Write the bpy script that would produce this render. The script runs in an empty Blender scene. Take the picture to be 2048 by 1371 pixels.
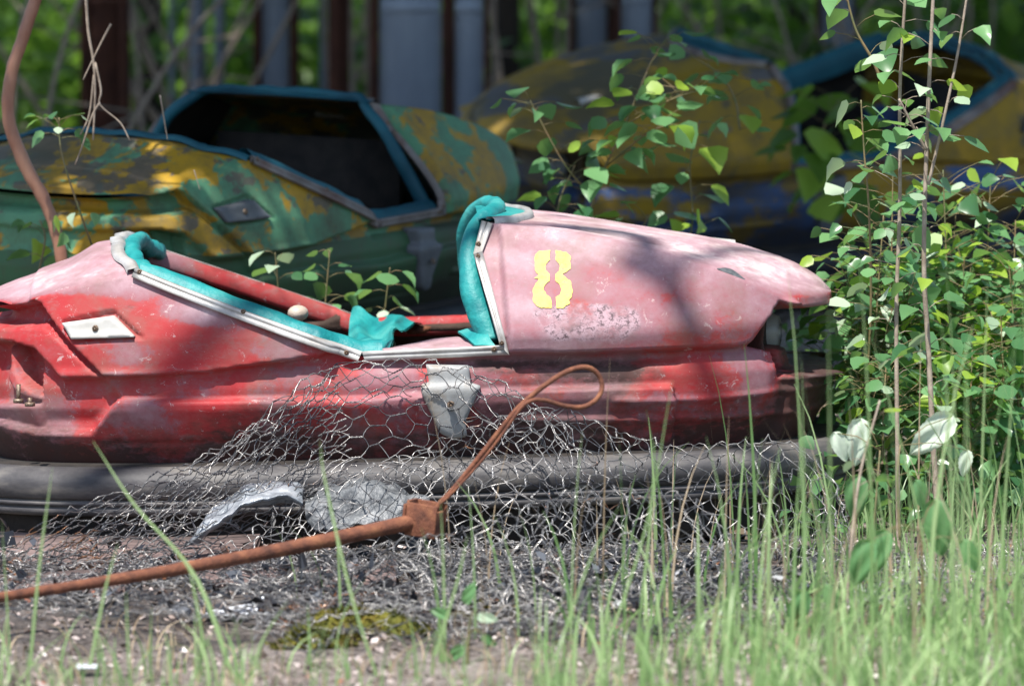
import bpy, math, random
import numpy as np
from mathutils import Vector, Matrix, noise
from mathutils.geometry import delaunay_2d_cdt
random.seed(7); rng = np.random.default_rng(11)
scene = bpy.context.scene
COL = scene.collection
R = math.radians

# ------------------------------------------------------------------ camera, sky, sun
DIST, TILT = 12.0, R(5.0)
CAM = np.array([1.024, -DIST*math.cos(TILT), 0.405+DIST*math.sin(TILT)])
FWD = np.array([0, math.cos(TILT), -math.sin(TILT)]); UPV = np.array([0, math.sin(TILT), math.cos(TILT)]); RGT = np.array([1.0, 0, 0])
cd = bpy.data.cameras.new('camera'); cam = bpy.data.objects.new('camera', cd); COL.objects.link(cam)
cam.location = CAM; cam.rotation_euler = (math.pi/2-TILT, 0, 0)
cd.sensor_width = 36; cd.lens = 36*DIST/2.048; cd.clip_start = 0.5; cd.clip_end = 500
cd.dof.use_dof = True; cd.dof.focus_distance = DIST-0.05; cd.dof.aperture_fstop = 3.9
scene.camera = cam
SUN_EL, SUN_AZ = R(65), R(-26)          # azimuth measured from straight behind the camera, negative = camera left
SUNV = Vector((math.sin(SUN_AZ)*math.cos(SUN_EL), -math.cos(SUN_AZ)*math.cos(SUN_EL), math.sin(SUN_EL)))
w = bpy.data.worlds.new('World'); scene.world = w; w.use_nodes = True
nt = w.node_tree; sky = nt.nodes.new('ShaderNodeTexSky'); sky.sky_type = 'NISHITA'; sky.sun_disc = False
sky.sun_elevation = SUN_EL; sky.sun_rotation = math.atan2(SUNV.x, SUNV.y)
bg = nt.nodes['Background']; bg.inputs[1].default_value = 0.12; nt.links.new(sky.outputs[0], bg.inputs[0])
sd_ = bpy.data.lights.new('sun', 'SUN'); sd_.energy = 5.0; sd_.angle = R(0.53); sd_.color = (1, 0.95, 0.88)
sun = bpy.data.objects.new('sun', sd_); COL.objects.link(sun); sun.rotation_euler = (-SUNV).to_track_quat('-Z', 'Y').to_euler()
scene.view_settings.view_transform = 'Standard'; scene.view_settings.look = 'None'; scene.view_settings.exposure = 0.68
scene.view_settings.gamma = 1.0
scene.cycles.max_bounces = 6; scene.cycles.diffuse_bounces = 3; scene.cycles.transparent_max_bounces = 6

def ray(px, py):
    return FWD*DIST + RGT*(px-1024)/1000 + UPV*(685.5-py)/1000
def at(px, py, Y):
    d = ray(px, py); t = (Y-CAM[1])/d[1]; return CAM + d*t
def on_ground(px, py, z=0.0):
    d = ray(px, py); t = (z-CAM[2])/d[2]; return CAM + d*t
def project(P):
    Q = np.asarray(P)-CAM; z = Q@FWD
    return 1024+1000*DIST*(Q@RGT)/z, 685.5-1000*DIST*(Q@UPV)/z

# ------------------------------------------------------------------ helpers
def sst(x, a, b):
    t = np.clip((x-a)/(b-a), 0, 1); return t*t*(3-2*t)
def tag(o, label=None, cat=None, group=None, kind=None):
    for k, v in (('label', label), ('category', cat), ('group', group), ('kind', kind)):
        if v: o[k] = v
    return o
def thing(name, loc, label, cat, group=None, rz=0):
    o = bpy.data.objects.new(name, None); COL.objects.link(o); o.location = loc; o.rotation_euler = (0, 0, rz)
    o.empty_display_size = 0.1
    return tag(o, label, cat, group)
def mesh(name, V, F, m=None, parent=None, smooth=True, attrs=None, local=False):
    """V (n,3); F: (k,4) or (k,3) array or a list of such arrays. local=False: V in world space"""
    V = np.asarray(V, dtype=np.float64).reshape(-1, 3)
    Fs = F if isinstance(F, list) else [F]
    Fs = [np.asarray(f, dtype=np.int32) for f in Fs if len(f)]
    me = bpy.data.meshes.new(name)
    me.vertices.add(len(V)); 
    nl = sum(f.size for f in Fs); npol = sum(len(f) for f in Fs)
    me.loops.add(nl); me.polygons.add(npol)
    me.loops.foreach_set('vertex_index', np.concatenate([f.ravel() for f in Fs]))
    tot = np.concatenate([np.full(len(f), f.shape[1]) for f in Fs]); st = np.concatenate([[0], np.cumsum(tot)[:-1]])
    me.polygons.foreach_set('loop_start', st.astype(np.int32)); me.polygons.foreach_set('loop_total', tot.astype(np.int32))
    o = bpy.data.objects.new(name, me); COL.objects.link(o)
    if parent is not None:
        o.parent = parent
        if not local:
            lm = np.array(parent.matrix_basis.inverted() if parent.parent is None else (parent.parent.matrix_basis @ parent.matrix_basis).inverted())
            V = V@lm[:3, :3].T + lm[:3, 3]
    me.vertices.foreach_set('co', V.ravel())
    if attrs:
        for k, a in attrs.items():
            at_ = me.attributes.new(k, 'FLOAT', 'POINT'); at_.data.foreach_set('value', np.asarray(a, dtype=np.float32))
    me.update(calc_edges=True); me.validate()
    if smooth: me.polygons.foreach_set('use_smooth', np.ones(npol, dtype=bool))
    if m: me.materials.append(m)
    return o
def grid_faces(n, m, wrap=False):
    i = np.arange(n-1)[:, None]; j = np.arange(m if wrap else m-1)[None, :]; j2 = (j+1) % m
    return np.stack([i*m+j, (i+1)*m+j, (i+1)*m+j2, i*m+j2], -1).reshape(-1, 4)
def resample(P, n=None, step=None):
    P = np.asarray(P, float); d = np.r_[0, np.cumsum(np.linalg.norm(np.diff(P[:, :3] if P.shape[1] > 3 else P, axis=0), axis=1))]
    if n is None: n = max(2, int(d[-1]/step)+1)
    t = np.linspace(0, d[-1], n)
    return np.stack([np.interp(t, d, P[:, k]) for k in range(P.shape[1])], 1)
def smooth_path(P, n=40):
    """Catmull-Rom through the points"""
    P = np.asarray(P, float); Q = np.vstack([2*P[0]-P[1], P, 2*P[-1]-P[-2]]); out = []
    m = len(P)-1; k = max(2, n//m)
    for i in range(m):
        p0, p1, p2, p3 = Q[i:i+4]
        for t in np.linspace(0, 1, k, endpoint=False):
            out.append(.5*((2*p1)+(-p0+p2)*t+(2*p0-5*p1+4*p2-p3)*t*t+(-p0+3*p1-3*p2+p3)*t**3))
    out.append(P[-1]); return np.array(out)
def tube_vf(P, r, ns=8, cap=True, base=0, ell=1.0):
    P = np.asarray(P, float); n = len(P); r = np.broadcast_to(r, (n,))
    T = np.gradient(P, axis=0); T /= np.linalg.norm(T, axis=1)[:, None]+1e-12
    up = np.array([0, 0, 1.0]) if abs(T[0][2]) < .9 else np.array([0, 1.0, 0])
    V = []; N = np.cross(T[0], up); N /= np.linalg.norm(N)
    for i in range(n):
        N = N - T[i]*(N@T[i]); N /= np.linalg.norm(N)+1e-12; B = np.cross(T[i], N)
        a = np.linspace(0, 2*np.pi, ns, endpoint=False)
        V.append(P[i]+r[i]*(np.cos(a)[:, None]*N+np.sin(a)[:, None]*B*ell))
    V = np.concatenate(V); F = [grid_faces(n, ns, True)+base]
    if cap:
        V = np.vstack([V, P[0], P[-1]]); c0 = n*ns
        j = np.arange(ns); j2 = (j+1) % ns
        F.append(np.vstack([np.stack([np.full(ns, c0), j, j2], 1), np.stack([np.full(ns, c0+1), (n-1)*ns+j2, (n-1)*ns+j], 1)])+base)
    return V, F
def tube(name, P, r, m, parent=None, ns=8, local=False, ell=1.0):
    V, F = tube_vf(P, r, ns, ell=ell); return mesh(name, V, F, m, parent, local=local)
class Acc:
    def __init__(s): s.V = []; s.F = []; s.n = 0; s.A = []
    def add(s, V, F, a=None):
        V = np.asarray(V, float).reshape(-1, 3)
        for f in (F if isinstance(F, list) else [F]): s.F.append(np.asarray(f)+s.n)
        s.V.append(V); s.n += len(V)
        s.A.append(np.zeros(len(V)) if a is None else np.broadcast_to(a, (len(V),)))
    def tube(s, P, r, ns=5, a=None): V, F = tube_vf(P, r, ns); s.add(V, F, a)
    def box(s, c, size, rot=None, a=None):
        q = np.array([[x, y, z] for x in (-.5, .5) for y in (-.5, .5) for z in (-.5, .5)])*np.asarray(size)
        if rot is not None: q = q@np.asarray(rot).T
        s.add(q+np.asarray(c), np.array([[0, 1, 3, 2], [4, 6, 7, 5], [0, 4, 5, 1], [2, 3, 7, 6], [0, 2, 6, 4], [1, 5, 7, 3]]), a)
    def build(s, name, m, parent=None, smooth=True, local=False):
        q = [f for f in s.F if f.shape[1] == 4]; t = [f for f in s.F if f.shape[1] == 3]
        FF = ([np.vstack(q)] if q else [])+([np.vstack(t)] if t else [])
        return mesh(name, np.vstack(s.V), FF, m, parent, smooth, {'tint': np.concatenate(s.A)}, local)
def vnoise(P, sc, seed=0.0):
    return np.array([noise.noise(Vector((p[0]*sc+seed, p[1]*sc+seed*1.7, p[2]*sc-seed))) for p in P])

# ------------------------------------------------------------------ materials
class M:
    """tiny node builder"""
    def __init__(s, name):
        s.m = bpy.data.materials.new(name); s.m.use_nodes = True; s.t = s.m.node_tree; s.b = s.t.nodes['Principled BSDF']
        s.tc = None
    def n(s, t, **k):
        x = s.t.nodes.new(t)
        for a, b in k.items(): setattr(x, a, b)
        return x
    def l(s, a, b): s.t.links.new(a, b)
    def coord(s):
        if not s.tc: s.tc = s.n('ShaderNodeTexCoord').outputs['Object']
        return s.tc
    def noise(s, sc, det=4, rough=.55, scale3=None, dist=0):
        x = s.n('ShaderNodeTexNoise'); x.inputs['Scale'].default_value = sc; x.inputs['Detail'].default_value = det
        x.inputs['Roughness'].default_value = rough; x.inputs['Distortion'].default_value = dist
        if scale3:
            mp = s.n('ShaderNodeMapping'); mp.inputs['Scale'].default_value = scale3; s.l(s.coord(), mp.inputs[0]); s.l(mp.outputs[0], x.inputs[0])
        else: s.l(s.coord(), x.inputs[0])
        return x.outputs[0]
    def ramp(s, src, stops, interp='LINEAR'):
        x = s.n('ShaderNodeValToRGB'); x.color_ramp.interpolation = interp; e = x.color_ramp.elements
        while len(e) < len(stops): e.new(.5)
        for i, (p, c) in enumerate(stops):
            e[i].position = p; e[i].color = (c, c, c, 1) if isinstance(c, (int, float)) else (*c, 1)
        s.l(src, x.inputs[0]); return x.outputs[0]
    def val(s, op, a, b=None):
        x = s.n('ShaderNodeMath', operation=op)
        for i, q in enumerate((a, b)):
            if q is None: continue
            if isinstance(q, (int, float)): x.inputs[i].default_value = q
            else: s.l(q, x.inputs[i])
        return x.outputs[0]
    def mix(s, f, a, b, mode='MIX'):
        x = s.n('ShaderNodeMix', data_type='RGBA', blend_type=mode)
        for i, q in ((0, f), (6, a), (7, b)):
            if isinstance(q, (int, float)): x.inputs[i].default_value = q if i == 0 else (q, q, q, 1)
            elif isinstance(q, tuple): x.inputs[i].default_value = (*q, 1)
            else: s.l(q, x.inputs[i])
        return x.outputs[2]
    def attr(s, name):
        x = s.n('ShaderNodeAttribute', attribute_name=name); return x.outputs['Fac']
    def bump(s, h, d=.002, st=1.0):
        x = s.n('ShaderNodeBump'); x.inputs['Strength'].default_value = st; x.inputs['Distance'].default_value = d
        s.l(h, x.inputs['Height']); s.l(x.outputs[0], s.b.inputs['Normal'])
    def set(s, col=None, rough=None, metal=None, spec=None):
        for k, q in (('Base Color', col), ('Roughness', rough), ('Metallic', metal), ('Specular IOR Level', spec)):
            if q is None: continue
            if isinstance(q, (int, float)): s.b.inputs[k].default_value = q
            elif isinstance(q, tuple): s.b.inputs[k].default_value = (*q, 1)
            else: s.l(q, s.b.inputs[k])
        return s
def rough_mat(name, a, b, sc=12, rough=.7, metal=0, bump=.001, det=5, sc3=None, third=None, spec=None):
    x = M(name); f = x.noise(sc, det, .6, sc3); c = x.ramp(f, [(.35, a), (.65, b)] if third is None else [(.3, a), (.5, b), (.68, third)])
    x.set(c, rough, metal, spec); x.bump(x.noise(sc*6, 4), bump); return x.m

def red_paint():
    x = M('faded red fibreglass'); fade_shade = x.attr('fade_shade'); gr = x.attr('grime_shade')
    n1 = x.noise(55, 6, .7); n2 = x.noise(9, 4, .6); n3 = x.noise(260, 3, .6)
    f = x.val('ADD', fade_shade, x.val('MULTIPLY', x.val('SUBTRACT', n1, .5), .5)); f = x.val('ADD', f, x.val('MULTIPLY', x.val('SUBTRACT', n2, .5), .65))
    c = x.ramp(f, [(.16, (.37, .030, .034)), (.30, (.36, .055, .060)), (.38, (.29, .105, .125)), (.60, (.32, .180, .208)), (.84, (.43, .285, .32)), (1, (.60, .47, .48))])
    # greyish scuffs and dark specks
    st = x.noise(16, 6, .75, (1, 1, 2.5)); c = x.mix(x.ramp(st, [(.53, 0), (.68, .5)]), c, (.25, .16, .16))
    ch = x.noise(38, 8, .8, (1, 1, 1), .6); c = x.mix(x.ramp(ch, [(.60, 0), (.63, .75)]), c, (.50, .38, .38))
    bs = x.noise(5.5, 5, .7); c = x.mix(x.ramp(bs, [(.46, 0), (.66, .5)]), c, (.20, .125, .10))
    scf = x.val('MULTIPLY', x.attr('scuff'), x.ramp(x.noise(18, 5, .7), [(.38, .1), (.55, 1)])); sn = x.noise(95, 8, .85, (1, 1, 1.3), .3); c = x.mix(x.val('MULTIPLY', scf, .85), c, (.44, .31, .35)); c = x.mix(x.val('MULTIPLY', scf, x.ramp(sn, [(.50, 0), (.56, 1)])), c, (.10, .065, .075))
    dk = x.noise(12, 6, .8, (1, 1, 3)); c = x.mix(x.ramp(dk, [(.60, 0), (.74, .55)]), c, (.10, .05, .045))
    sp = x.ramp(n3, [(.70, 0), (.76, .8)]); c = x.mix(sp, c, (.06, .03, .03))
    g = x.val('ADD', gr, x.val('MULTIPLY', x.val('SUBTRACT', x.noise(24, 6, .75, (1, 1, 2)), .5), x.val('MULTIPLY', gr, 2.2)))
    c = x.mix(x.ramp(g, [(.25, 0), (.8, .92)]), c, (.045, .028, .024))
    x.set(c, x.ramp(n1, [(.3, .48), (.7, .75)]), 0, .25)
    x.bump(x.val('ADD', n1, x.val('MULTIPLY', n3, .4)), .0008, .6)
    return x.m
def patchy_paint(name, base, patch, worn, sc=5.5, t1=.52, t2=.60, seed=0.0, low=(.05, .12, .06), dirt=(.07, .06, .045), lowk=.9):
    x = M(name); mp = x.n('ShaderNodeMapping'); mp.inputs['Location'].default_value = (seed, seed*.7, 0); x.l(x.coord(), mp.inputs[0]); x.tc = mp.outputs[0]
    a = x.noise(sc, 7, .62, dist=.4); b = x.noise(sc*1.25, 6, .65, (1, 1.1, 1.6)); 
    side = x.attr('top')
    a2 = x.val('ADD', a, x.val('MULTIPLY', side, .10)); b2 = x.val('ADD', b, x.val('MULTIPLY', side, .07))
    c = x.mix(x.ramp(a2, [(t1, 0), (t1+.02, 1)]), base, patch)
    c = x.mix(x.ramp(b2, [(t2, 0), (t2+.03, .9)]), c, worn)
    lw = x.val('ADD', x.val('MULTIPLY', x.attr('low'), lowk), x.val('MULTIPLY', x.val('SUBTRACT', x.noise(5, 6, .75, (1, 1, 2)), .5), 1.6)); c = x.mix(x.ramp(lw, [(.50, 0), (.54, 1)]), c, low)
    c = x.mix(x.ramp(x.noise(2.6, 6, .8), [(.44, 0), (.66, .85)]), c, dirt)
    gr = x.attr('grime_shade'); c = x.mix(x.ramp(gr, [(.2, 0), (.9, .85)]), c, (.03, .025, .02))
    c = x.mix(x.ramp(x.noise(60, 4), [(.55, 0), (.75, .35)]), c, (.09, .07, .05))
    x.set(c, .6, 0, .3); x.bump(a, .002, .5); return x.m
def leaf_mat(name, c1, c2, trans=(.30, .55, .06), tw=.42, rough=.38):
    x = M(name); t = x.attr('tint'); n = x.noise(3, 2)
    c = x.ramp(x.val('ADD', x.val('MULTIPLY', n, .5), x.val('MULTIPLY', t, .6)), [(.2, c1), (.75, c2)])
    x.set(c, rough, 0, .5)
    tr = x.n('ShaderNodeBsdfTranslucent'); x.l(x.mix(.6, c, trans), tr.inputs[0]); mx = x.n('ShaderNodeMixShader'); mx.inputs[0].default_value = tw
    x.l(x.b.outputs[0], mx.inputs[1]); x.l(tr.outputs[0], mx.inputs[2]); x.l(mx.outputs[0], x.t.nodes['Material Output'].inputs[0])
    return x.m
MT = {}
MT['red'] = red_paint()
MT['green'] = patchy_paint('peeling green paint', (.10, .27, .15), (.42, .25, .02), (.13, .11, .09), 7.5, .53, .57, 3.1, (.05, .13, .06), (.08, .08, .05))
MT['yellow'] = patchy_paint('peeling yellow paint', (.34, .215, .015), (.12, .10, .05), (.09, .10, .12), 4, .60, .62, 9.3, (.05, .12, .30), (.10, .085, .05), .53)
def trim_mat():
    x = M('weathered aluminium trim'); n = x.noise(18, 5, .6, (1, 1, 1)); st = x.noise(5, 4, .7)
    c = x.ramp(n, [(.3, (.28, .26, .24)), (.6, (.50, .49, .47))]); c = x.mix(x.ramp(st, [(.60, 0), (.8, .6)]), c, (.20, .15, .11))
    x.set(c, .42, .25); x.bump(x.noise(90, 3), .0005, .5); return x.m
MT['trim'] = trim_mat()
MT['plate'] = rough_mat('white painted plate', (.44, .43, .40), (.60, .60, .58), 10, .4, 0, .0004)
MT['rust'] = rough_mat('rust', (.075, .028, .018), (.17, .060, .032), 30, .85, 0, .002, third=(.26, .105, .05), sc3=None)
MT['screw'] = rough_mat('rusty screw', (.10, .05, .03), (.30, .24, .18), 300, .5, .5, .0003)
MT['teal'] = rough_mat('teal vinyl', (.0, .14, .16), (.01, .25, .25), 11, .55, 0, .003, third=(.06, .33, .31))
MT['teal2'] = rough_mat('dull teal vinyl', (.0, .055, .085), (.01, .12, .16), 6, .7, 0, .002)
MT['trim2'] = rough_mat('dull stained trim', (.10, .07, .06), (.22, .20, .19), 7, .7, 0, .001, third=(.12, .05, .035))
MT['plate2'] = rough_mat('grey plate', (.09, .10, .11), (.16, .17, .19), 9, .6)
MT['plate3'] = rough_mat('shaded plate', (.20, .205, .21), (.32, .33, .33), 12, .5, 0, .0008, third=(.26, .21, .16))  # white plate greyed in colour for the shade of its recess
MT['tub'] = rough_mat('brown inner shell', (.035, .020, .014), (.07, .042, .03), 14, .9, 0, .002)
MT['rubber'] = rough_mat('grey rubber', (.028, .027, .031), (.065, .062, .065), 8, .6, 0, .0015, sc3=(1, 1, 4), third=(.14, .13, .12), det=8)
MT['rubber2'] = rough_mat('black rubber', (.012, .013, .016), (.03, .03, .036), 7, .6, 0, .002)
MT['dark'] = rough_mat('grimy underside', (.012, .010, .009), (.03, .024, .02), 20, .95)
MT['glass'] = M('clouded lamp lens').set((.22, .24, .24), .35).m
# ------------------------------------------------------------------ bumper car shape (local frame: u length, v across, w up; metres)
CAR_LOC, CAR_YAW, CAR_PITCH = (0.0, 0.43, 0.0), R(1.2), R(1.5)
CM = Matrix.Translation(CAR_LOC) @ Matrix.Rotation(CAR_YAW, 4, 'Z') @ Matrix.Rotation(-CAR_PITCH, 4, 'Y')
CMn = np.array(CM); CMi = np.array(CM.inverted())
CLo = CMi[:3, :3]@CAM+CMi[:3, 3]
def cpt(px, py, v):
    d = CMi[:3, :3]@ray(px, py); t = (v-CLo[1])/d[1]; return CLo+d*t
def cpx(P): return project(np.asarray(P)@CMn[:3, :3].T+CMn[:3, 3])
W_, L_, UC, NE = 0.43, 0.874, 0.803, 3.1
_th = np.linspace(math.pi, 0, 4001)
_u = UC+L_*np.sign(np.cos(_th))*np.abs(np.cos(_th))**(2/NE); _v = -W_*np.abs(np.sin(_th))**(2/NE)
_s = np.r_[0, np.cumsum(np.hypot(np.diff(_u), np.diff(_v)))]; SMAX = _s[-1]
_sg = np.linspace(0, SMAX, 1500); _ug = np.interp(_sg, _s, _u); _vg = np.interp(_sg, _s, _v)
_du = np.gradient(_ug); _dv = np.gradient(_vg); _q = np.hypot(_du, _dv); _nu = _dv/_q; _nv = -_du/_q   # outward (towards -v)
for _k in range(30):
    _nu[1:-1] = (_nu[:-2]+_nu[1:-1]+_nu[2:])/3; _nv[1:-1] = (_nv[:-2]+_nv[1:-1]+_nv[2:])/3
_nq = np.hypot(_nu, _nv); _nu /= _nq; _nv /= _nq
def base(s):
    return np.interp(s, _sg, _ug), np.interp(s, _sg, _vg), np.interp(s, _sg, _nu), np.interp(s, _sg, _nv)
def s_of_u(u): return np.interp(u, _ug, _sg)
def inward(s, w):
    u = np.interp(s, _sg, _ug)
    low = np.interp(w, [.10, .15, .20, .26, .30, .345, .40], [.10, .058, .030, .006, .004, .016, .006])
    front = .225*np.clip((w-.385)/.27, 0, 1.2)**1.35
    front *= (1-.38*sst(u, 1.05, 1.6))*(1-.92*sst(s, s_of_u(1.40), SMAX-.02))
    rear = .075*np.clip((w-.33)/.2, 0, 1.3)**1.2
    k = sst(u, .74, .90)
    return low+front*k+rear*(1-k)
def px2sw(px, py):
    s = None; v = -W_
    for _ in range(25):
        p = cpt(px, py, v); s = s_of_u(p[0]); u, bv, nu, nv = base(s)
        v = .5*v+.5*(bv-nv*inward(s, p[2]))
    return s, p[2]
def tr(pts):
    """trace: list of (px,py) or ('s', s, w) -> (s,w)"""
    return np.array([(q[1], q[2]) if q[0] == 's' else px2sw(*q) for q in pts])
def sdist(P, poly):
    P = np.asarray(P); ins = np.zeros(len(P), bool); d = np.full(len(P), 1e9)
    n = len(poly)
    for i in range(n):
        a = poly[i]; b = poly[(i+1) % n]; e = b-a; w = P-a
        t = np.clip((w@e)/(e@e+1e-12), 0, 1); q = w-t[:, None]*e; d = np.minimum(d, np.hypot(q[:, 0], q[:, 1]))
        c = ((a[1] <= P[:, 1]) & (P[:, 1] < b[1])) | ((b[1] <= P[:, 1]) & (P[:, 1] < a[1]))
        x = a[0]+(P[:, 1]-a[1])/(b[1]-a[1]+1e-15)*(b[0]-a[0]); ins ^= c & (P[:, 0] < x)
    return np.where(ins, d, -d)
def ldist(P, line):
    d = np.full(len(P), 1e9)
    for a, b in zip(line[:-1], line[1:]):
        e = b-a; w = P-a; t = np.clip((w@e)/(e@e+1e-12), 0, 1); q = w-t[:, None]*e; d = np.minimum(d, np.hypot(q[:, 0], q[:, 1]))
    return d
NOSE = SMAX
# relief regions: (polygon, height, edge softness)
_reg = []
def reg(pts, h, soft=.006): _reg.append(('p', tr(pts), h, soft))
def groove(pts, h, wd): _reg.append(('l', tr(pts), h, wd))
# upper rear panel, its diagonal front-left edge and its soft lower ledge
reg([('s', -.4, .80), ('s', -.4, .452), ('s', .15, .456), ('s', .27, .464), (45, 602), (66, 606), (207, 750), (240, 753), (420, 742), (560, 722), (640, 710), (680, 692), (500, 590), ('s', .9, .80)], .024, .006)
# lower bulge along the whole side (starts with the rising kink at the left)
reg([('s', -.1, .238), ('s', .12, .238), (0, 842), (73, 861), (182, 862), (236, 799), (500, 797), (700, 796), (1000, 780), (1340, 768), (1348, 800), (1345, 1020), (0, 1020), ('s', -.1, .0)], .021, .006)
reg([('s', 1.93, .290), ('s', NOSE+.3, .282), ('s', NOSE+.3, -.1), ('s', 1.93, -.1)], .020, .014)
# tail: second raised strip wrapping round the tail
reg([('s', -.1, .418), ('s', .1, .420), (0, 655), (75, 650), (98, 664), (207, 757), (122, 757), (60, 695), (0, 682), ('s', .1, .385), ('s', -.1, .38)], .014, .006)
# tail: cavities
reg([('s', -.1, .446), ('s', .2, .450), (22, 610), (52, 602), (62, 608), (97, 648), (70, 645), (48, 651), (0, 650), ('s', .1, .424), ('s', -.1, .422)], -.030, .006)
reg([(2, 686), (20, 686), (64, 702), (73, 790), (40, 768), (22, 742)], -.045, .006)
reg([(-30, 690), (0, 686), (8, 760), (30, 790), (70, 806), (-30, 806)], -.020, .01)
# sloping facet below the second strip
reg([(62, 702), (122, 760), (205, 757), (236, 797), (182, 850), (75, 850), (66, 800)], -.012, .02)
# hood lip, soft groove below, right bulge
reg([(1010, 600), (1018, 704), (1120, 706), (1300, 700), (1470, 694), (1500, 684), (1528, 640), ('s', 1.920, .428), ('s', 1.96, .412), ('s', 2.02, .406), ('s', 2.5, .412), ('s', 2.5, .80), ('s', 1.6, .80), (1300, 440), (1000, 400)], .022, .010)
groove([(700, 732), (1020, 722), (1180, 722), (1350, 716)], -.010, .014)
reg([(1250, 800), (1290, 722), (1480, 702), (1522, 706), (1546, 738), (1547, 790), (1530, 850), (1500, 1020), (1250, 1020)], .009, .034)
groove([(1230, 800), (1400, 798), (1600, 775), ('s', 2.05, .258), ('s', NOSE, .258)], .007, .008)
groove([(1050, 838), (1300, 836), (1540, 828), ('s', 2.05, .208), ('s', NOSE, .208)], .007, .008)
groove([(230, 884), (600, 880), (900, 872)], -.004, .005)
# front recess under the nose
reg([(1553, 604), (1600, 618), ('s', 2.05, .412), ('s', NOSE+.1, .412), ('s', NOSE+.1, .285), ('s', 2.05, .285), (1560, 752), (1552, 700), (1505, 690), (1528, 645)], -.085, .007)
groove([(1572, 615), (1576, 740)], .045, .020)
reg([('s', 1.985, .33), ('s', 2.06, .335), ('s', 2.06, .27), ('s', 1.985, .275)], .036, .012)
# diamond recess
reg([(118, 640), (222, 618), (286, 672), (150, 684)], -.008, .004)
def relief(s, w):
    P = np.stack([s, w], 1); o = np.zeros(len(P))
    for k, poly, h, soft in _reg:
        if k == 'p': o += 1.15*h*sst(sdist(P, poly), -soft*.62, soft*.62)
        else: o += h*(1-sst(ldist(P, poly), 0, soft*1.4))
    # the front lip of the hood bulges out again where the lean is strongest
    return o
def surf(s, w, off=0.0, mirror=False):
    s = np.atleast_1d(np.asarray(s, float)); w = np.atleast_1d(np.asarray(w, float))
    u, v, nu, nv = base(s); o = relief(s, w)-inward(s, w)+off
    P = np.stack([u+nu*o, v+nv*o, w], 1)
    if mirror: P[:, 1] *= -1
    return P
# outline of the side panel
A, B, C, K, D = (262, 546), (722, 712), (1016, 704), (955, 505), (982, 446)
shoulder_rear = [('s', 0, cpt(-40, 604, 0)[2]), ('s', .15, cpt(-40, 604, 0)[2]+.004), (20, 606), (50, 596), (100, 582), (180, 562), A]
_nz = cpt(1665, 576, 0)[2]
shoulder_hood = [D, (1100, 456), (1180, 467), (1300, 492), (1400, 522), (1500, 562), (1552, 588), ('s', 1.985, _nz+.006), ('s', NOSE-.12, _nz+.001), ('s', NOSE, _nz)]
_sr, _sh = tr(shoulder_rear), tr(shoulder_hood); _rim = tr([A, (400, 596), (560, 654), B, (860, 710), C]); _hoop = tr([C, (985, 600), K, (962, 480), D])
WB = .145
STEP = .0060
e_rear = resample(smooth_path(_sr, 60), step=STEP); e_hood = resample(smooth_path(_sh, 80), step=STEP)
e_rim = resample(_rim, step=STEP); e_hoop = resample(smooth_path(_hoop, 40), step=STEP)
bot = np.stack([np.linspace(SMAX, 0, int(SMAX/STEP)), np.full(int(SMAX/STEP), WB)], 1)
rs = np.linspace(_sh[-1][1], WB, 40)[1:-1]; ls = np.linspace(WB, _sr[0][1], 40)[1:-1]
OUT = np.vstack([e_rear[:-1], e_rim[:-1], e_hoop[:-1], e_hood, np.stack([np.full(38, SMAX), rs], 1), bot, np.stack([np.zeros(38), ls], 1)])
def side_panel():
    gx = np.arange(STEP, SMAX, STEP); gw = np.arange(WB, .72, STEP*.82)
    G = np.stack(np.meshgrid(gx, gw, indexing='ij'), -1).reshape(-1, 2)
    G[:, 0] += (np.round((G[:, 1]-WB)/(STEP*.82)) % 2)*STEP*.5
    G = G[sdist(G, OUT) > STEP*.55]
    n = len(OUT); pts = [Vector(p) for p in np.vstack([OUT, G])]
    r = delaunay_2d_cdt(pts, [], [list(range(n))], 1, 1e-6)
    P = np.array([tuple(p) for p in r[0]]); F = np.array([f for f in r[2] if len(f) == 3])
    return P, F
SP, SF = side_panel()
SV = surf(SP[:, 0], SP[:, 1])
# orientation: make normals point outwards
_f = SF[0]; _nn = np.cross(SV[SF[:, 1]]-SV[SF[:, 0]], SV[SF[:, 2]]-SV[SF[:, 0]]); 
if _nn[:, 1].mean() > 0: SF = SF[:, ::-1]
def ruled(edge, crown, nj=33, bump=0, dip=None):
    E = surf(edge[:, 0], edge[:, 1]); n = len(E); j = np.linspace(-1, 1, nj)
    P = np.zeros((n, nj, 3)); P[..., 0] = E[:, None, 0]; P[..., 1] = E[:, None, 1]*(-j[None, :]); P[..., 2] = E[:, None, 2]
    P[..., 2] += crown(E)[:, None]*(1-np.abs(j[None, :])**2.3)
    return E, P, j
_sil = np.array([cpt(x, y, 0)[[0, 2]] for x, y in ((1070, 425), (1200, 442), (1300, 456), (1400, 471), (1500, 495), (1560, 513), (1600, 530), (1630, 548), (1650, 562), (1660, 572))])
_eu = base(e_hood[:, 0])[0]+base(e_hood[:, 0])[2]*0; _E0 = surf(e_hood[:, 0], e_hood[:, 1])
_cw = np.interp(_sil[:, 0], _E0[:, 0], _E0[:, 2])
_ss = smooth_path(_sil, 90)
def crown_h(E):
    h = np.clip(np.interp(E[:, 0], _ss[:, 0], _ss[:, 1])-E[:, 2], .010, .2)*np.interp(E[:, 0], [1.0, 1.1, 1.3, 1.5], [.4, .5, .8, 1])
    um = E[:, 0].max(); h *= np.sqrt(np.clip((um-E[:, 0])/.02, 0, 1)); k = np.ones(9)/9
    return np.r_[h[:4], np.convolve(h, k, 'valid'), h[-4:]]
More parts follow.
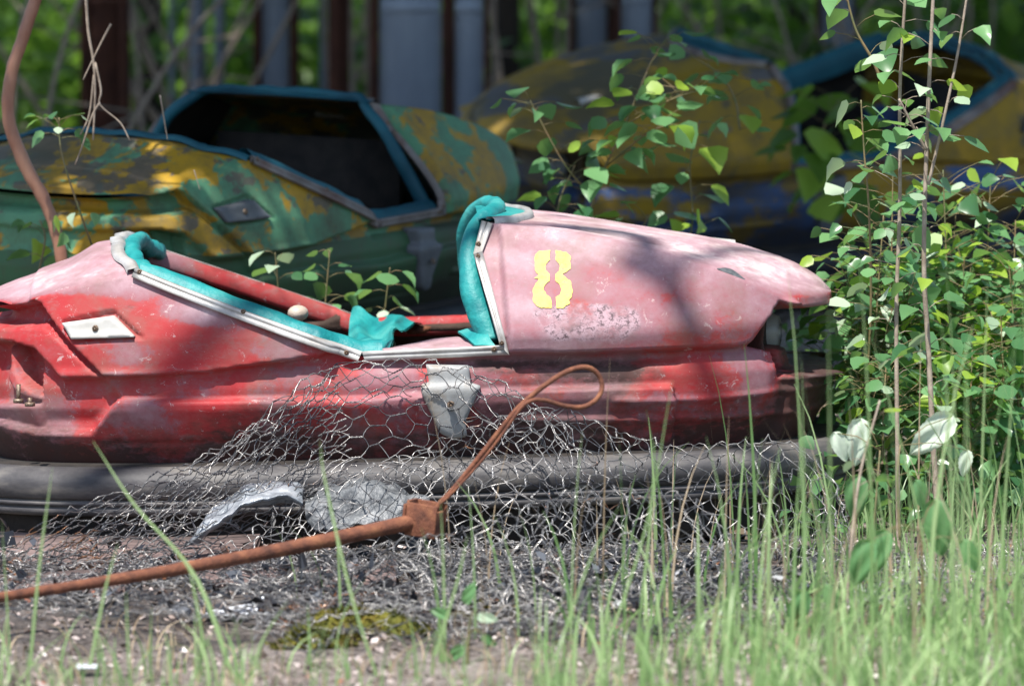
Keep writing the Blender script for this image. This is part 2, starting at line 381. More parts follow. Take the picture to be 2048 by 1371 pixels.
crown_r = lambda E: np.interp(E[:, 0], [-.07, -.03, .05, .15, .21, .26], [0, .015, .030, .032, .034, .026])
EH, PH, JH = ruled(e_hood, crown_h)
ER, PR, JR = ruled(e_rear, crown_r)
# rear hoop: the deck ends in a bowed edge, set back at the centre and humped
_k = sst(PR[..., 0], .10, .262)*(1-np.abs(JR[None, :])**3)
PR[..., 0] -= .045*_k; PR[..., 2] += .010*_k
# raised panel along the middle of the rear deck and a shallow crease on the hood
PR[..., 2] += .008*(1-sst(np.abs(PR[..., 1]), .20, .25))
PH[..., 2] -= .006*(sst(np.abs(JH), .55, .62)*(1-sst(np.abs(JH), .70, .8)))[None, :]*sst(PH[..., 0], 1.0, 1.1)

BLOB = [  # px,py, rx,ry, fade, weight  (near-side paint wear, hood side also toned down as shade)
 (1240, 560, 330, 150, .60, 1), (1020, 560, 70, 130, .66, .9), (1300, 470, 330, 60, .98, 1), (1335, 582, 95, 26, .05, .95), (1205, 585, 110, 26, .28, .8),
 (1240, 640, 80, 34, .66, 1.0), (1180, 600, 60, 60, .35, .6), (1420, 665, 150, 40, .20, .8), (1370, 690, 110, 16, .05, .8), (1480, 600, 70, 60, .60, .8), (1110, 680, 110, 20, .8, .9), (1030, 690, 60, 30, .6, .8), (1300, 640, 60, 30, .62, .6),
 (1180, 650, 90, 30, .66, .9), (1050, 770, 130, 40, .46, .9), (900, 800, 240, 60, .34, .8), (1180, 820, 180, 60, .44, .8), (1400, 745, 110, 34, .02, 1), (1500, 760, 60, 50, .42, .8), (1400, 790, 60, 20, .3, .6), (1430, 850, 130, 40, .30, .8),
 (200, 560, 160, 26, .62, .9), (100, 560, 110, 20, .8, .9), (330, 575, 70, 40, .60, .8), (375, 625, 60, 26, .82, .8), (330, 660, 55, 55, .05, .9), (430, 690, 90, 34, .04, 1), (480, 650, 60, 26, .55, .7), (540, 690, 70, 22, .55, .8), (600, 700, 60, 22, .5, .6),
 (250, 700, 90, 24, .40, .8), (120, 620, 50, 20, .22, .6), (420, 775, 130, 18, .30, .8), (330, 835, 90, 22, .36, .7), (430, 830, 90, 30, .06, .8), (600, 780, 90, 40, .32, .7), (150, 780, 60, 30, .32, .6), (60, 860, 60, 30, .5, .5), (30, 700, 60, 60, .15, .6), (40, 840, 70, 20, .5, .6)]
def paint_attrs(V, top=0.0, sw=None):
    px, py = cpx(np.stack([V[:, 0], -np.abs(V[:, 1]), V[:, 2]], 1))
    f = .25*np.where(V[:, 2] < .34, .34, .16); wsum = np.full(len(V), .25)  # lower body starts from a duller tone, shade of the tuck included
    for x, y, rx, ry, val, wt in BLOB:
        g = wt*np.exp(-(((px-x)/rx)**2+((py-y)/ry)**2)**1.5); f += g*val*2; wsum += g*2
    f = f/wsum
    n = vnoise(V*[1, 1, 1.6], 11, 2.0); f = f+.22*n
    f = f*(1-top)+top*(.92+.15*n)
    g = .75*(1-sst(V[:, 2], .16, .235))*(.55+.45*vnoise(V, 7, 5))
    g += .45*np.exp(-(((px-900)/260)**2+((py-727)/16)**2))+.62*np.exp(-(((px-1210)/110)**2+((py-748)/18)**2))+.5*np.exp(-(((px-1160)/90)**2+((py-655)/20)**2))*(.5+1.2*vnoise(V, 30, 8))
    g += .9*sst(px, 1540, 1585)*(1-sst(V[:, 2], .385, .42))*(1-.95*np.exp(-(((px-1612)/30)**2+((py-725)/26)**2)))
    g += .34*(1-sst(V[:, 2], .20, .30))+.34*(1-sst(V[:, 2], .33, .37))*(.6+1.2*vnoise(V, 5, 12))  # dirt, plus the shade of the tucked-in lower body painted in
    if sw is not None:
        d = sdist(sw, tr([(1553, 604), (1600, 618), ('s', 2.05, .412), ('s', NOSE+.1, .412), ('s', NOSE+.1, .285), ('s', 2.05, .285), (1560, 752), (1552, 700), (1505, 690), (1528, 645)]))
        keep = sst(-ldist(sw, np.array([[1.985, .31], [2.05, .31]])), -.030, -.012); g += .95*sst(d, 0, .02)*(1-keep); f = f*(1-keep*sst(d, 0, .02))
        g += .8*np.exp(-(((px-1650)/70)**2+((py-840)/50)**2))  # nose front darkened: grime with its shade painted in
    return np.clip(f, 0, 1), np.clip(g, 0, 1)
def scuff(V):
    px, py = cpx(np.stack([V[:, 0], -np.abs(V[:, 1]), V[:, 2]], 1)); e = ((px-1180)/112)**4+((py-645)/38)**4; return 1-sst(e+.9*vnoise(V, 24, 9), .6, 1.1)

def car_strip(name, inner, outer, m, parent, th=.005, off=.004, n=None, mirror=False, step=.02, groove=True):
    """flat strip lying on the side panel between two traced lines"""
    I = tr(inner); O = tr(outer); n = n or max(3, int(np.linalg.norm(np.diff(I, axis=0), axis=1).sum()/step))
    I, O = resample(I, n), resample(O, n); rows = []
    for t, h in ((0, -.006), (0, th), (.12, th+.002), (.40, th+.001), (.46, th-.001), (.52, th+.001), (.88, th+.002), (1, th), (1, -.006)):
        Q = I*(1-t)+O*t; rows.append(surf(Q[:, 0], Q[:, 1], off+h, mirror))
    V = np.stack(rows, 1); k = V.shape[1]
    F = [grid_faces(n, k)]
    F.append(np.array([[0, 1, 2, 3], [0, 3, 4, 8], [4, 5, 6, 7]])[:, ::-1]); F.append(np.array([[4, 7, 8, 8]])[:, :3]); e = (n-1)*k
    F[1] = np.vstack([F[1], F[1][:, ::-1]+e])
    o = mesh(name, V.reshape(-1, 3), [F[0], F[1]], m, parent, False, local=True); return o
def disk_vf(c, nrm, r, h, ns=10):
    nrm = np.asarray(nrm, float); nrm /= np.linalg.norm(nrm); a = np.cross(nrm, [0, 0, 1]); a /= np.linalg.norm(a); b = np.cross(nrm, a)
    t = np.linspace(0, 2*np.pi, ns, endpoint=False); ring = np.cos(t)[:, None]*a+np.sin(t)[:, None]*b; c = np.asarray(c)
    V = np.vstack([c+ring*r, c+ring*r*.85+nrm*h*.8, c+ring*r*.45+nrm*h, [c+nrm*h*.7]])
    F = grid_faces(3, ns, True); j = np.arange(ns)
    return V, [F, np.stack([2*ns+j, 2*ns+(j+1) % ns, np.full(ns, 3*ns)], 1)]
def screw(px, py, parent, off=.011, r=.006, mirror=False):
    s, w = px2sw(px, py); P = surf(s, w, off, mirror)[0]; u, v, nu, nv = base(s)
    V, F = disk_vf(P, (nu, -nv if mirror else nv, .3), r, .003); return mesh('screw', V, F, MT['screw'], parent, local=True)
def side_solid(name, outline, m, parent, h=.006, off=.002, mirror=False, bevel=.003, attrs=None, step=.006, prof=False):
    """solid plate on the side panel bounded by a traced outline"""
    O = resample(np.vstack([tr(outline), tr(outline)[:1]]), step=step)[:-1]; n = len(O)
    lo, hi = O.min(0), O.max(0); G = np.stack(np.meshgrid(np.arange(lo[0], hi[0], step), np.arange(lo[1], hi[1], step), indexing='ij'), -1).reshape(-1, 2)
    G = G[sdist(G, O) > step*.6]
    r = delaunay_2d_cdt([Vector(p) for p in np.vstack([O, G])], [], [list(range(n))], 1, 1e-7)
    P = np.array([tuple(p) for p in r[0]]); F = np.array([f for f in r[2] if len(f) == 3]); d = np.maximum(sdist(P, O), 0)
    loc_ = relief(P[:, 0], P[:, 1])-inward(P[:, 0], P[:, 1]); fl = np.maximum(0, (.35*loc_+.65*loc_.mean())-loc_)+0*loc_
    if prof:
        tt = (O[:, 1].max()-P[:, 1])/np.ptp(O[:, 1]); fl = loc_.max()+np.interp(tt, [0, .22, .29, .34, .80, 1], [-.010, -.008, .001, .002, -.008, -.016])-loc_
    T = surf(P[:, 0], P[:, 1], fl+off+h-bevel*(1-sst(d, 0, bevel*1.5)), mirror)
    nrm = np.cross(T[F[:, 1]]-T[F[:, 0]], T[F[:, 2]]-T[F[:, 0]])[:, 1].mean()
    if (nrm > 0) != mirror: F = F[:, ::-1]
    Bk = surf(O[:, 0], O[:, 1], off-.012, mirror); V = np.vstack([T, Bk]); i = np.arange(n); i2 = (i+1) % n
    wall = np.stack([i, i2, len(T)+i2, len(T)+i], 1)
    return mesh(name, V, [F, wall], m, parent, local=True)

FAR_PAD = True
def build_car(root, style):
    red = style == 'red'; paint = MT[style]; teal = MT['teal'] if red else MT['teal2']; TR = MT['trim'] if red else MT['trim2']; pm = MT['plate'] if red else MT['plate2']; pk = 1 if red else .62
    both = [(False, 1)] + [(True, -1)]
    # body: both side panels, hood and rear deck in one shell
    V1 = SV; V2 = SV*[1, -1, 1]; nh = PH.reshape(-1, 3); nr = PR.reshape(-1, 3)
    V = np.vstack([V1, V2, nh, nr]); n1 = len(V1)
    F = [np.vstack([SF, SF[:, ::-1]+n1]), np.vstack([grid_faces(*PH.shape[:2])+2*n1, grid_faces(*PR.shape[:2])[:, ::-1]*1+2*n1+len(nh)])]
    f1, g1 = paint_attrs(V1, 0.0, SP); s1 = scuff(V1); z0 = np.zeros(len(nh)+len(nr)); lw = 1-sst(V[:, 2], .325, .345); tj = sst(1-np.abs(JH), 0, .16); th_ = np.broadcast_to(tj[None, :], PH.shape[:2]).ravel(); tr_ = np.broadcast_to(tj[None, :], PR.shape[:2]).ravel()
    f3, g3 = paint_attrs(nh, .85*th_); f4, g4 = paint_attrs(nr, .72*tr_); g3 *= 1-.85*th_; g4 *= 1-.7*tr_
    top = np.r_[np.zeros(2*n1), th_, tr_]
    body = mesh('body', V, F, paint, root, True, {'fade_shade': np.r_[f1, f1, f3, f4], 'grime_shade': np.r_[g1, g1, g3, g4], 'top': top, 'scuff': np.r_[s1, s1*0, z0], 'low': lw}, local=True)
    # merge the seams so that shading runs over the shoulder
    import bmesh
    bm = bmesh.new(); bm.from_mesh(body.data); bmesh.ops.remove_doubles(bm, verts=bm.verts, dist=.0006); bmesh.ops.recalc_face_normals(bm, faces=bm.faces)
    bm.to_mesh(body.data); bm.free(); body.data.polygons.foreach_set('use_smooth', np.ones(len(body.data.polygons), bool))
    # inner shell (brown, unpainted) and floor
    a = Acc()
    for mir in (False, True):
        pick = (SP[:, 0] > s_of_u(.28)) & (SP[:, 0] < s_of_u(1.3)); idx = -np.ones(len(SP), int); idx[pick] = np.arange(pick.sum())
        Vi = surf(SP[pick, 0], SP[pick, 1], -.013)
        if mir: Vi[:, 1] *= -1
        Fi = idx[SF[np.all(pick[SF], 1)]]; a.add(Vi, Fi if mir else Fi[:, ::-1])
    a.box((.8, 0, .17), (1.2, .66, .02))
    a.box((.20, 0, .31), (.02, .62, .26)); a.box((1.12, 0, .34), (.02, .5, .34))
    a.build('inner_shell', MT['tub'] if red else MT['dark'], root, local=True)
    # seat back hump and steering knob
    if red:
        k = cpt(596, 626, .05); bV, bF = [], []
        a = Acc(); th = np.linspace(0, np.pi, 9); prof = [(math.sin(t)*.022, math.cos(t)*.017) for t in th]
        ring = np.linspace(0, 2*np.pi, 14, endpoint=False)
        V = np.array([[k[0]+r*math.cos(q), k[1]+r*math.sin(q), k[2]+h] for r, h in prof for q in ring]); a.add(V, grid_faces(9, 14, True))
        a.tube([(k[0], k[1], k[2]-.01), (k[0]+.02, k[1], k[2]-.25)], .009); o = a.build('lever_knob', rough_mat('worn beige knob', (.42, .34, .27), (.55, .47, .40), 40, .5), root, local=True)
    # metal trim round the cockpit
    segs = [([(262, 533), (724, 702)], [(256, 551), (715, 722)]), ([(724, 702), (1000, 690)], [(730, 722), (1019, 709)]),
            ([(1000, 690), (948, 507)], [(1019, 709), (967, 501)]), ([(948, 507), (966, 440)], [(967, 501), (990, 446)])]
    for mir in (False, True):
        for i, (a_, b_) in enumerate(segs):
            if red and mir and i < 2: continue
            car_strip('trim_strip', a_, b_, TR, root, mirror=mir, off=.004 if i % 2 else .0065)
        if not (red and mir):
            for q in ((272, 541), (487, 620), (693, 704), (988, 697), (1003, 684), (957, 512), (958, 487)): screw(*q, root, mirror=mir)
    # rear hoop trim (wavy narrow metal band over the deck end)
    j = np.linspace(-1, 1, 61); E = PR[-1]; P = np.stack([np.interp(j, JR, E[:, k]) for k in range(3)], 1)
    P[:, 2] += .004+.004*np.sin(j*9)**2; P[:, 0] += .004*np.sin(j*13)
    a = Acc(); rows = [P+[-.016, 0, -.004], P+[-.015, 0, .004], P+[0, 0, .007], P+[.010, 0, .004], P+[.011, 0, -.006]]
    a.add(np.stack(rows, 1).reshape(-1, 3), grid_faces(61, 5)); a.build('rear_hoop_trim', TR if red else teal, root, local=True)
    # front cowl: teal cap on the hood edge, bounded by a metal band
    Eh = PH[0]; jj = np.linspace(-1, 1, 41); nI = 9; cap = np.zeros((nI, 41, 3)); bu = .085
    for i in range(nI):
        t = i/(nI-1); du = -.022*(1-t)+t*bu*(1-np.abs(jj)**2.4)
        for k in range(41):
            x = np.clip(Eh[0][0]+max(du[k], 0), EH[0][0], EH[-1][0]); row = np.array([np.interp(x, PH[:, 16, 0], PH[:, c, 2]) for c in (0, 16)])
            half = np.interp(x, EH[:, 0], np.abs(EH[:, 1])); y = jj[k]*np.abs(Eh[0][1])
            zz = np.interp(abs(y)/half, np.abs(JH[16:]), [np.interp(x, PH[:, c, 0], PH[:, c, 2]) for c in range(16, 33)])
            cap[i, k] = (Eh[0][0]+du[k], y, zz+.006+.004*math.sin(math.pi*t))
    a = Acc(); a.add(cap.reshape(-1, 3), grid_faces(nI, 41)); a.build('cowl_cap', teal, root, local=True)
    lip = cap[-1]+[.002, 0, 0]; a = Acc(); rows = [lip+[-.008, 0, .001], lip+[-.007, 0, .007], lip+[.004, 0, .007], lip+[.009, 0, .001], lip+[.009, 0, -.008]]
    a.add(np.stack(rows, 1).reshape(-1, 3), grid_faces(41, 5)); a.build('cowl_trim', TR, root, local=True)
    # padding: rolls along the cockpit edge
    def roll(name, pts, r, m, ell=1.0, mir=False, lump=.08, n=60):
        P = smooth_path(np.array([list(cpt(x, y, v)) for x, y, v in pts]), n); 
        if mir: P[:, 1] *= -1
        rr = np.interp(np.linspace(0, 1, len(P)), np.linspace(0, 1, len(r)), r) if hasattr(r, '__len__') else np.full(len(P), r)
        V, F = tube_vf(P, rr, 14, ell=ell); V = V+np.random.RandomState(3).normal(0, 1, 1)*0
        V += (vnoise(V, 22, 1.0)[:, None]*lump*rr.mean()*2)*np.array([0, 0, 1.0]); return mesh(name, V, F, m, root, local=True)
    near = [(275, 533, -.352), (400, 577, -.37), (560, 634, -.385), (700, 684, -.395), (760, 700, -.40)]
    def lip(name, pts, mir=False, n=90):
        Q = resample(tr(pts), n); Q = surf(Q[:, 0], Q[:, 1], 0, mir); sg = -1 if mir else 1; rows = []
        for dv, dw in ((-.002, -.006), (.004, .008), (.016, .019), (.030, .020), (.042, .010), (.048, -.015), (.046, -.045)): rows.append(Q+[0, sg*dv, dw])
        V = np.stack(rows, 1).reshape(-1, 3); V += vnoise(V, 18, 1.0)[:, None]*[0, .003, .005]; f = grid_faces(n, 7)
        return mesh(name, V, f if not mir else f[:, ::-1], teal, root, local=True)
    lip('side_padding', [(270, 538), (724, 703), (765, 701)] if red else [(270, 538), (724, 703), (998, 692)])
    hoop = [(982, 688, -.355), (963, 640, -.335), (947, 570, -.30), (941, 505, -.26), (951, 460, -.21), (975, 432, -.17), (990, 422, -.09)]
    c0 = cpt(990, 422, -.09)
    hp = [list(cpt(q[0]+(0 if red else 8), q[1], q[2]-(0 if red else .035))) for q in hoop]; 
    full = np.array(hp+[[c0[0]+.004, 0, c0[2]+.004]]+[[p[0], -p[1], p[2]] for p in hp[::-1]])
    P = smooth_path(full, 110); rr = np.interp(np.linspace(0, 1, len(P)), [0, .1, .25, .4, .5, .6, .75, .9, 1], np.array([.027, .026, .021, .018, .016, .018, .021, .026, .027])*pk)
    V, F = tube_vf(P, rr, 16); V += vnoise(V, 14, 4.0)[:, None]*.007; mesh('hoop_padding', V, F, teal, root, local=True)
    Pn = PR[-1]; q = np.stack([np.interp(np.linspace(-.97, .97, 50), JR, Pn[:, k]) for k in range(3)], 1)+[.026, 0, -.008]
    V, F = tube_vf(q, np.full(50, .018*pk), 14); V += vnoise(V, 34, 6.0)[:, None]*.006; mesh('rear_padding', V, F, teal, root, local=True)
    if not red:
        lip('side_padding', [(270, 538), (724, 703), (998, 692)], True)
    else:
        # bare far rim: red moulded flange
        fr = tr([A, (400, 596), (560, 654), B, (860, 710), (1000, 705)]); fr = resample(fr, 60); top_ = surf(fr[:, 0], fr[:, 1], .004, True)
        rows = []
        for dv, dw in ((.004, -.01), (.004, .006), (-.008, .010), (-.020, .004), (-.024, -.022), (-.020, -.030), (-.008, -.032)): rows.append(top_+[0, dv, dw])
        V = np.stack(rows, 1).reshape(-1, 3); V += vnoise(V, 30, 3)[:, None]*.002
        tube_f = .10+.25*sst(-V[:, 0], -.42, -.30)*1.6
        mesh('far_flange', V, grid_faces(60, 7), paint, root, True, {'fade_shade': np.clip(tube_f, 0, 1), 'grime_shade': np.clip(.25+.5*vnoise(V, 25, 1), 0, 1), 'top': np.zeros(len(V))}, local=True)
        st = resample(tr([(285, 556), (722, 714)]), 40); Q = surf(st[:, 0], st[:, 1], .004, True); rows = [Q+[0, .008, -.01], Q+[0, .008, .010], Q+[0, .002, .013], Q+[0, -.006, .012]]
        mesh('far_trim_strip', np.stack(rows, 1).reshape(-1, 3), grid_faces(40, 4), MT['trim'], root, False, local=True)
        # rusty scab on the far flange
        Q = np.array([cpt(x, y, .388) for x, y in ((812, 658), (830, 650), (862, 652), (860, 662), (835, 668), (816, 668))])
        V = np.vstack([Q, Q+[0, -.006, 0], [Q.mean(0)+[0, -.010, 0]]]); i = np.arange(6)
        mesh('rust_scab', V, [np.stack([i, (i+1) % 6, (i+1) % 6+6, i+6], 1), np.stack([i+6, (i+1) % 6+6, np.full(6, 12)], 1)], MT['rust'], root, local=True)
        # torn vinyl hanging from the far rim into the cockpit
        c = [[(706, 622, .40), (760, 628, .41), (800, 634, .40), (845, 640, .38)],
             [(700, 640, .37), (745, 648, .35), (790, 640, .34), (822, 642, .34)],
             [(697, 665, .25), (735, 672, .22), (772, 668, .22), (800, 654, .24)],
             [(700, 683, .05), (740, 690, .0), (770, 684, .0), (785, 668, .05)],
             [(722, 694, -.30), (750, 700, -.32), (775, 696, -.30), (790, 690, -.25)]]
        G = np.array([[cpt(*q) for q in r] for r in c]); n_, m_ = 36, 30
        def up(Gr, n, ax):
            Gr = np.moveaxis(Gr, ax, 0); sh = Gr.shape; f = smooth_path(Gr.reshape(sh[0], -1), n*2); f = resample(f, n); return np.moveaxis(f.reshape(n, *sh[1:]), 0, ax)
        G = up(up(G, n_, 0), m_, 1); ii = np.linspace(0, 1, n_)[:, None]; jx = np.linspace(0, 1, m_)[None, :]
        G[..., 1] += .014*np.sin(jx*16+ii*5); G[..., 2] += .008*np.sin(jx*11-ii*9+1)+.006*vnoise(G.reshape(-1, 3), 26, 2).reshape(n_, m_)
        V = G.reshape(-1, 3); V2_ = V+[.002, .003, -.003]; gf = grid_faces(n_, m_)
        mesh('torn_vinyl', np.vstack([V, V2_]), np.vstack([gf, gf[:, ::-1]+len(V)]), teal, root, local=True)
        # flap at the foot of the front hoop, and the pale lining it uncovers
        G = np.array([[cpt(*q) for q in r] for r in [[(915, 662, -.25), (945, 655, -.30), (975, 662, -.36)], [(930, 672, -.33), (955, 668, -.36), (980, 676, -.39)], [(950, 690, -.395), (970, 690, -.40), (992, 692, -.405)]]])
        G = up(up(G, 12, 0), 12, 1); V = G.reshape(-1, 3); gf = grid_faces(12, 12); mesh('vinyl_flap', np.vstack([V, V+[0, .002, -.003]]), np.vstack([gf, gf[:, ::-1]+144]), teal, root, local=True)
        G = np.array([[cpt(*q) for q in r] for r in [[(800, 690, -.20), (860, 680, -.22), (905, 674, -.24), (935, 676, -.28)], [(770, 696, -.33), (840, 693, -.33), (900, 688, -.34), (945, 686, -.36)], [(740, 706, -.402), (820, 704, -.402), (900, 700, -.402), (990, 697, -.402)]]])
        G = up(up(G, 14, 0), 30, 1); G[..., 2] += .003*vnoise(G.reshape(-1, 3), 20, 2).reshape(14, 30); V = G.reshape(-1, 3); gf = grid_faces(14, 30)
        mesh('bare_sill', np.vstack([V, V+[0, .002, -.004]]), np.vstack([gf, gf[:, ::-1]+len(V)]), paint, root, True, {'fade_shade': np.full(2*len(V), .82), 'grime_shade': np.zeros(2*len(V)), 'top': np.zeros(2*len(V))}, local=True)
    # white plates: diamond near the tail, keystone bracket under the door sill
    for mir in (False, True):
        d = side_solid('diamond_plate', [(124, 643), (223, 629), (270, 671), (146, 675)], pm, root, .009, .010, mir, .002, step=.005)
        screw(193, 653, d, .021, .007, mir)
        d = side_solid('keystone_plate', [(852, 728), (938, 730), (940, 764), (960, 770), (930, 840), (934, 868), (906, 874), (880, 862), (872, 846), (842, 782), (842, 768), (858, 763)], MT['plate3'] if red else pm, root, .006, .002, mir, .003, step=.007, prof=True)
        screw(901, 805, d, .016, .008, mir)
        # lamp in the front recess
        s, w_ = 2.085, .358; c = surf(s, w_, .006, mir)[0]; u, v, nu, nv = base(s); V, F = disk_vf(c, (nu, -nv if mir else nv, 0), .040, .022, 24)
        lamp = mesh('headlamp', V, F, MT['glass'], root, local=True)
        V, F = disk_vf(c-np.array([nu, -nv if mir else nv, 0])*.008, (nu, -nv if mir else nv, 0), .048, .010, 24); mesh('lamp_ring', V, F, MT['dark'], lamp, local=True)
    # small ragged dark blister on the hood shoulder
    if red:
        e = EH[(project(EH@CMn[:3, :3].T+CMn[:3, 3])[0] > 1430) & (project(EH@CMn[:3, :3].T+CMn[:3, 3])[0] < 1492)][:24]; n_ = len(e); t_l = np.linspace(0, 1, n_); bow = np.sin(np.pi*t_l)
        rows = [e+np.stack([0*bow, .004+0*bow, .002+.003*vnoise(e, 90, 2)*bow], 1), e+np.stack([0*bow, .008*bow+.004, .007*bow+.003], 1), e+np.stack([0*bow, .018*bow+.004, .009*bow+.003], 1), e+np.stack([0*bow, .026*bow+.004, .004+0*bow], 1)]
        a = Acc(); a.add(np.stack(rows, 1).reshape(-1, 3), grid_faces(n_, 4)); a.build('lifted_flake', rough_mat('blue grey flake', (.05, .06, .07), (.12, .13, .14), 60, .6), root, local=True)
        # the number
        for pts in ([(1105, 498), (1080, 500), (1072, 512), (1072, 538), (1080, 548), (1070, 553), (1080, 555), (1071, 566), (1066, 578), (1066, 598), (1072, 608), (1082, 613), (1104, 613), (1102, 592), (1094, 587), (1088, 576), (1091, 566), (1101, 560), (1102, 546), (1095, 538), (1094, 526), (1103, 517)],
                    [(1116, 498), (1138, 502), (1146, 510), (1145, 535), (1135, 542), (1128, 545), (1134, 552), (1144, 560), (1146, 575), (1145, 590), (1138, 598), (1141, 604), (1132, 608), (1126, 613), (1112, 613), (1112, 592), (1121, 586), (1124, 574), (1119, 564), (1113, 560), (1113, 546), (1121, 539), (1123, 528), (1116, 518)]):
            O = tr(pts); O = resample(np.vstack([O, O[:1]]), step=.003)[:-1]; O += np.array([noise.noise_vector(Vector((p[0]*160, p[1]*160, 0)))[:2] for p in O])*.0016
            lo, hi = O.min(0), O.max(0); G = np.stack(np.meshgrid(np.arange(lo[0], hi[0], .004), np.arange(lo[1], hi[1], .004), indexing='ij'), -1).reshape(-1, 2); G = G[sdist(G, O) > .002]
            r = delaunay_2d_cdt([Vector(p) for p in np.vstack([O, G])], [], [list(range(len(O)))], 1, 1e-7); P = np.array([tuple(p) for p in r[0]]); F = np.array([f for f in r[2] if len(f) == 3])
            T = surf(P[:, 0], P[:, 1], .0022); nn = np.cross(T[F[:, 1]]-T[F[:, 0]], T[F[:, 2]]-T[F[:, 0]])[:, 1].mean(); F = F[:, ::-1] if nn > 0 else F
            x = M('yellow stencil paint') if 'num' not in MT else None
            if x:
                c = x.ramp(x.noise(45, 5, .7), [(.30, (.62, .40, .07)), (.55, (.85, .68, .13))]); c = x.mix(x.ramp(x.noise(75, 7, .8, None, .7), [(.55, 0), (.585, .9)]), c, (.34, .19, .15)); x.set(c, .6); MT['num'] = x.m
            mesh('number_eight_half', T, F, MT['num'], root, local=True)
        # bolts on the tail shelf
        for (x, y0, y1, vv) in ((37, 768, 805, -.37), (60, 795, 812, -.39)):
            a = Acc(); p0 = cpt(x, y1, vv); p1 = cpt(x, y0, vv); a.tube([p0, p1], .0045, 8); a.tube([p0, p0+[0, 0, .008]], .0105, 6); a.build('bolt', MT['screw'], root, local=True)
    for (q0, q1, vv) in (((78, 549), (172, 522), .12), ((1385, 468), (1470, 477), .14)):
        a = Acc(); p0 = cpt(*q0, vv); p1 = cpt(*q1, vv); P = np.array([p0+(p1-p0)*t for t in np.linspace(0, 1, 8)]); P = P+[0, 0, -.004]; rows = [P+[0, -.015, -.012], P+[0, -.014, -.002], P+[0, 0, .001], P+[0, .02, .0], P+[0, .022, -.012]]
        a.add(np.stack(rows, 1).reshape(-1, 3), grid_faces(8, 5)); a.build('pale_strip', MT['plate'], root, local=True)
    # chassis ledge and rubber bumper ring
    s = np.linspace(0, SMAX, 150); u, v, nu, nv = base(s); ring = np.vstack([np.stack([u, v, nu, nv], 1), np.stack([u, -v, nu, -nv], 1)[::-1][1:-1]])
    def sweep(name, prof, m, closed=True):
        n = len(ring); V = np.array([[[r[0]+r[2]*o, r[1]+r[3]*o, h] for o, h in prof] for r in ring]).reshape(-1, 3); k = len(prof)
        i = np.arange(n)[:, None]; j = np.arange(k-1)[None, :]; i2 = (i+1) % n
        F = np.stack([i*k+j, i*k+j+1, i2*k+j+1, i2*k+j], -1).reshape(-1, 4)[:, ::-1]
        return mesh(name, V, F, m, root, local=True)
    wz = WB
    sweep('chassis_rim', [(-.30, wz+.004), (.012, wz+.004), (.016, wz-.004), (.020, wz-.03), (.022, .0), (.018, -.03), (-.30, -.03)], MT['dark'])
    b = sweep('bumper', [(-.01, wz-.012), (.02, wz+.002), (.042, wz-.001), (.058, wz-.016), (.064, wz-.030), (.060, wz-.056), (.054, wz-.061), (.047, wz-.062), (.057, wz-.066), (.058, wz-.072), (.047, wz-.076), (.055, wz-.080), (.053, wz-.090), (.044, wz-.095), (.01, wz-.100)], MT['rubber'] if red else MT['rubber2'])
    return root
def car_root(name, mat4, label):
    t = thing(name, (0, 0, 0), label, 'bumper car', 'abandoned bumper cars')
    t.matrix_basis = mat4; return t
def pose(x, y, z, yaw, pitch, roll): return Matrix.Translation((x, y, z)) @ Matrix.Rotation(R(yaw), 4, 'Z') @ Matrix.Rotation(-R(pitch), 4, 'Y') @ Matrix.Rotation(R(roll), 4, 'X')
red_car = car_root('bumper_car', CM, 'faded red bumper car with a yellow 8 on its pink hood, nearest of the three')
build_car(red_car, 'red')
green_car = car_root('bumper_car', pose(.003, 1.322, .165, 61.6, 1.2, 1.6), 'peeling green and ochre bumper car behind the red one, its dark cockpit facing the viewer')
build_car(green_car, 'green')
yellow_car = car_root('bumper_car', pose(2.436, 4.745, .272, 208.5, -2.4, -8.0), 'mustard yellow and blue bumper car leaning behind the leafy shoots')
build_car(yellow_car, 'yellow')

# ------------------------------------------------------------------ ground: soil in front, a raised slab of the old rink behind
def ground_z(x, y):
    x = np.asarray(x, float); y = np.asarray(y, float)
    z = .15*sst(y, .95, 1.35)
    z = z+.012*np.sin(x*2.1+y*1.3)*np.sin(y*2.9-x*.7)+.006*np.sin(x*7+y*5)*np.sin(y*9)
    z = z-.03*sst(-y, .5, 1.6)*0
    return z
xs = np.r_[np.linspace(-90, -3, 14)[:-1], np.linspace(-3, 5, 161), np.linspace(5, 90, 14)[1:]]
ys = np.r_[np.linspace(-40, -3.2, 8)[:-1], np.linspace(-3.2, 3, 125), np.linspace(3, 20, 60)[1:], np.linspace(20, 160, 14)[1:]]
X, Y = np.meshgrid(xs, ys, indexing='ij'); Z = ground_z(X, Y)+.008*vnoise(np.stack([X.ravel(), Y.ravel(), 0*X.ravel()], 1), 3.0, 2).reshape(X.shape)*(np.abs(Y) < 8)
def soil():
    x = M('littered soil'); a = x.noise(7, 6, .7); b = x.noise(55, 5, .7); c = x.noise(1.1, 4, .6)
    col = x.ramp(a, [(.3, (.055, .042, .034)), (.5, (.15, .120, .10)), (.66, (.30, .255, .235))])
    col = x.mix(x.ramp(b, [(.45, 0), (.6, .75)]), col, (.36, .32, .30)); col = x.mix(x.ramp(x.noise(90, 4), [(.55, 0), (.66, .85)]), col, (.03, .022, .018))
    col = x.mix(x.ramp(c, [(.5, 0), (.62, .5)]), col, (.06, .07, .025)); col = x.mix(x.val('MULTIPLY', x.attr('net_shade'), x.ramp(a, [(.3, .95), (.7, .25)])), col, (.018, .016, .018)); x.set(col, .85); x.bump(b, .012, 1); return x.m  # the mask paints the shade under the netting into the soil colour
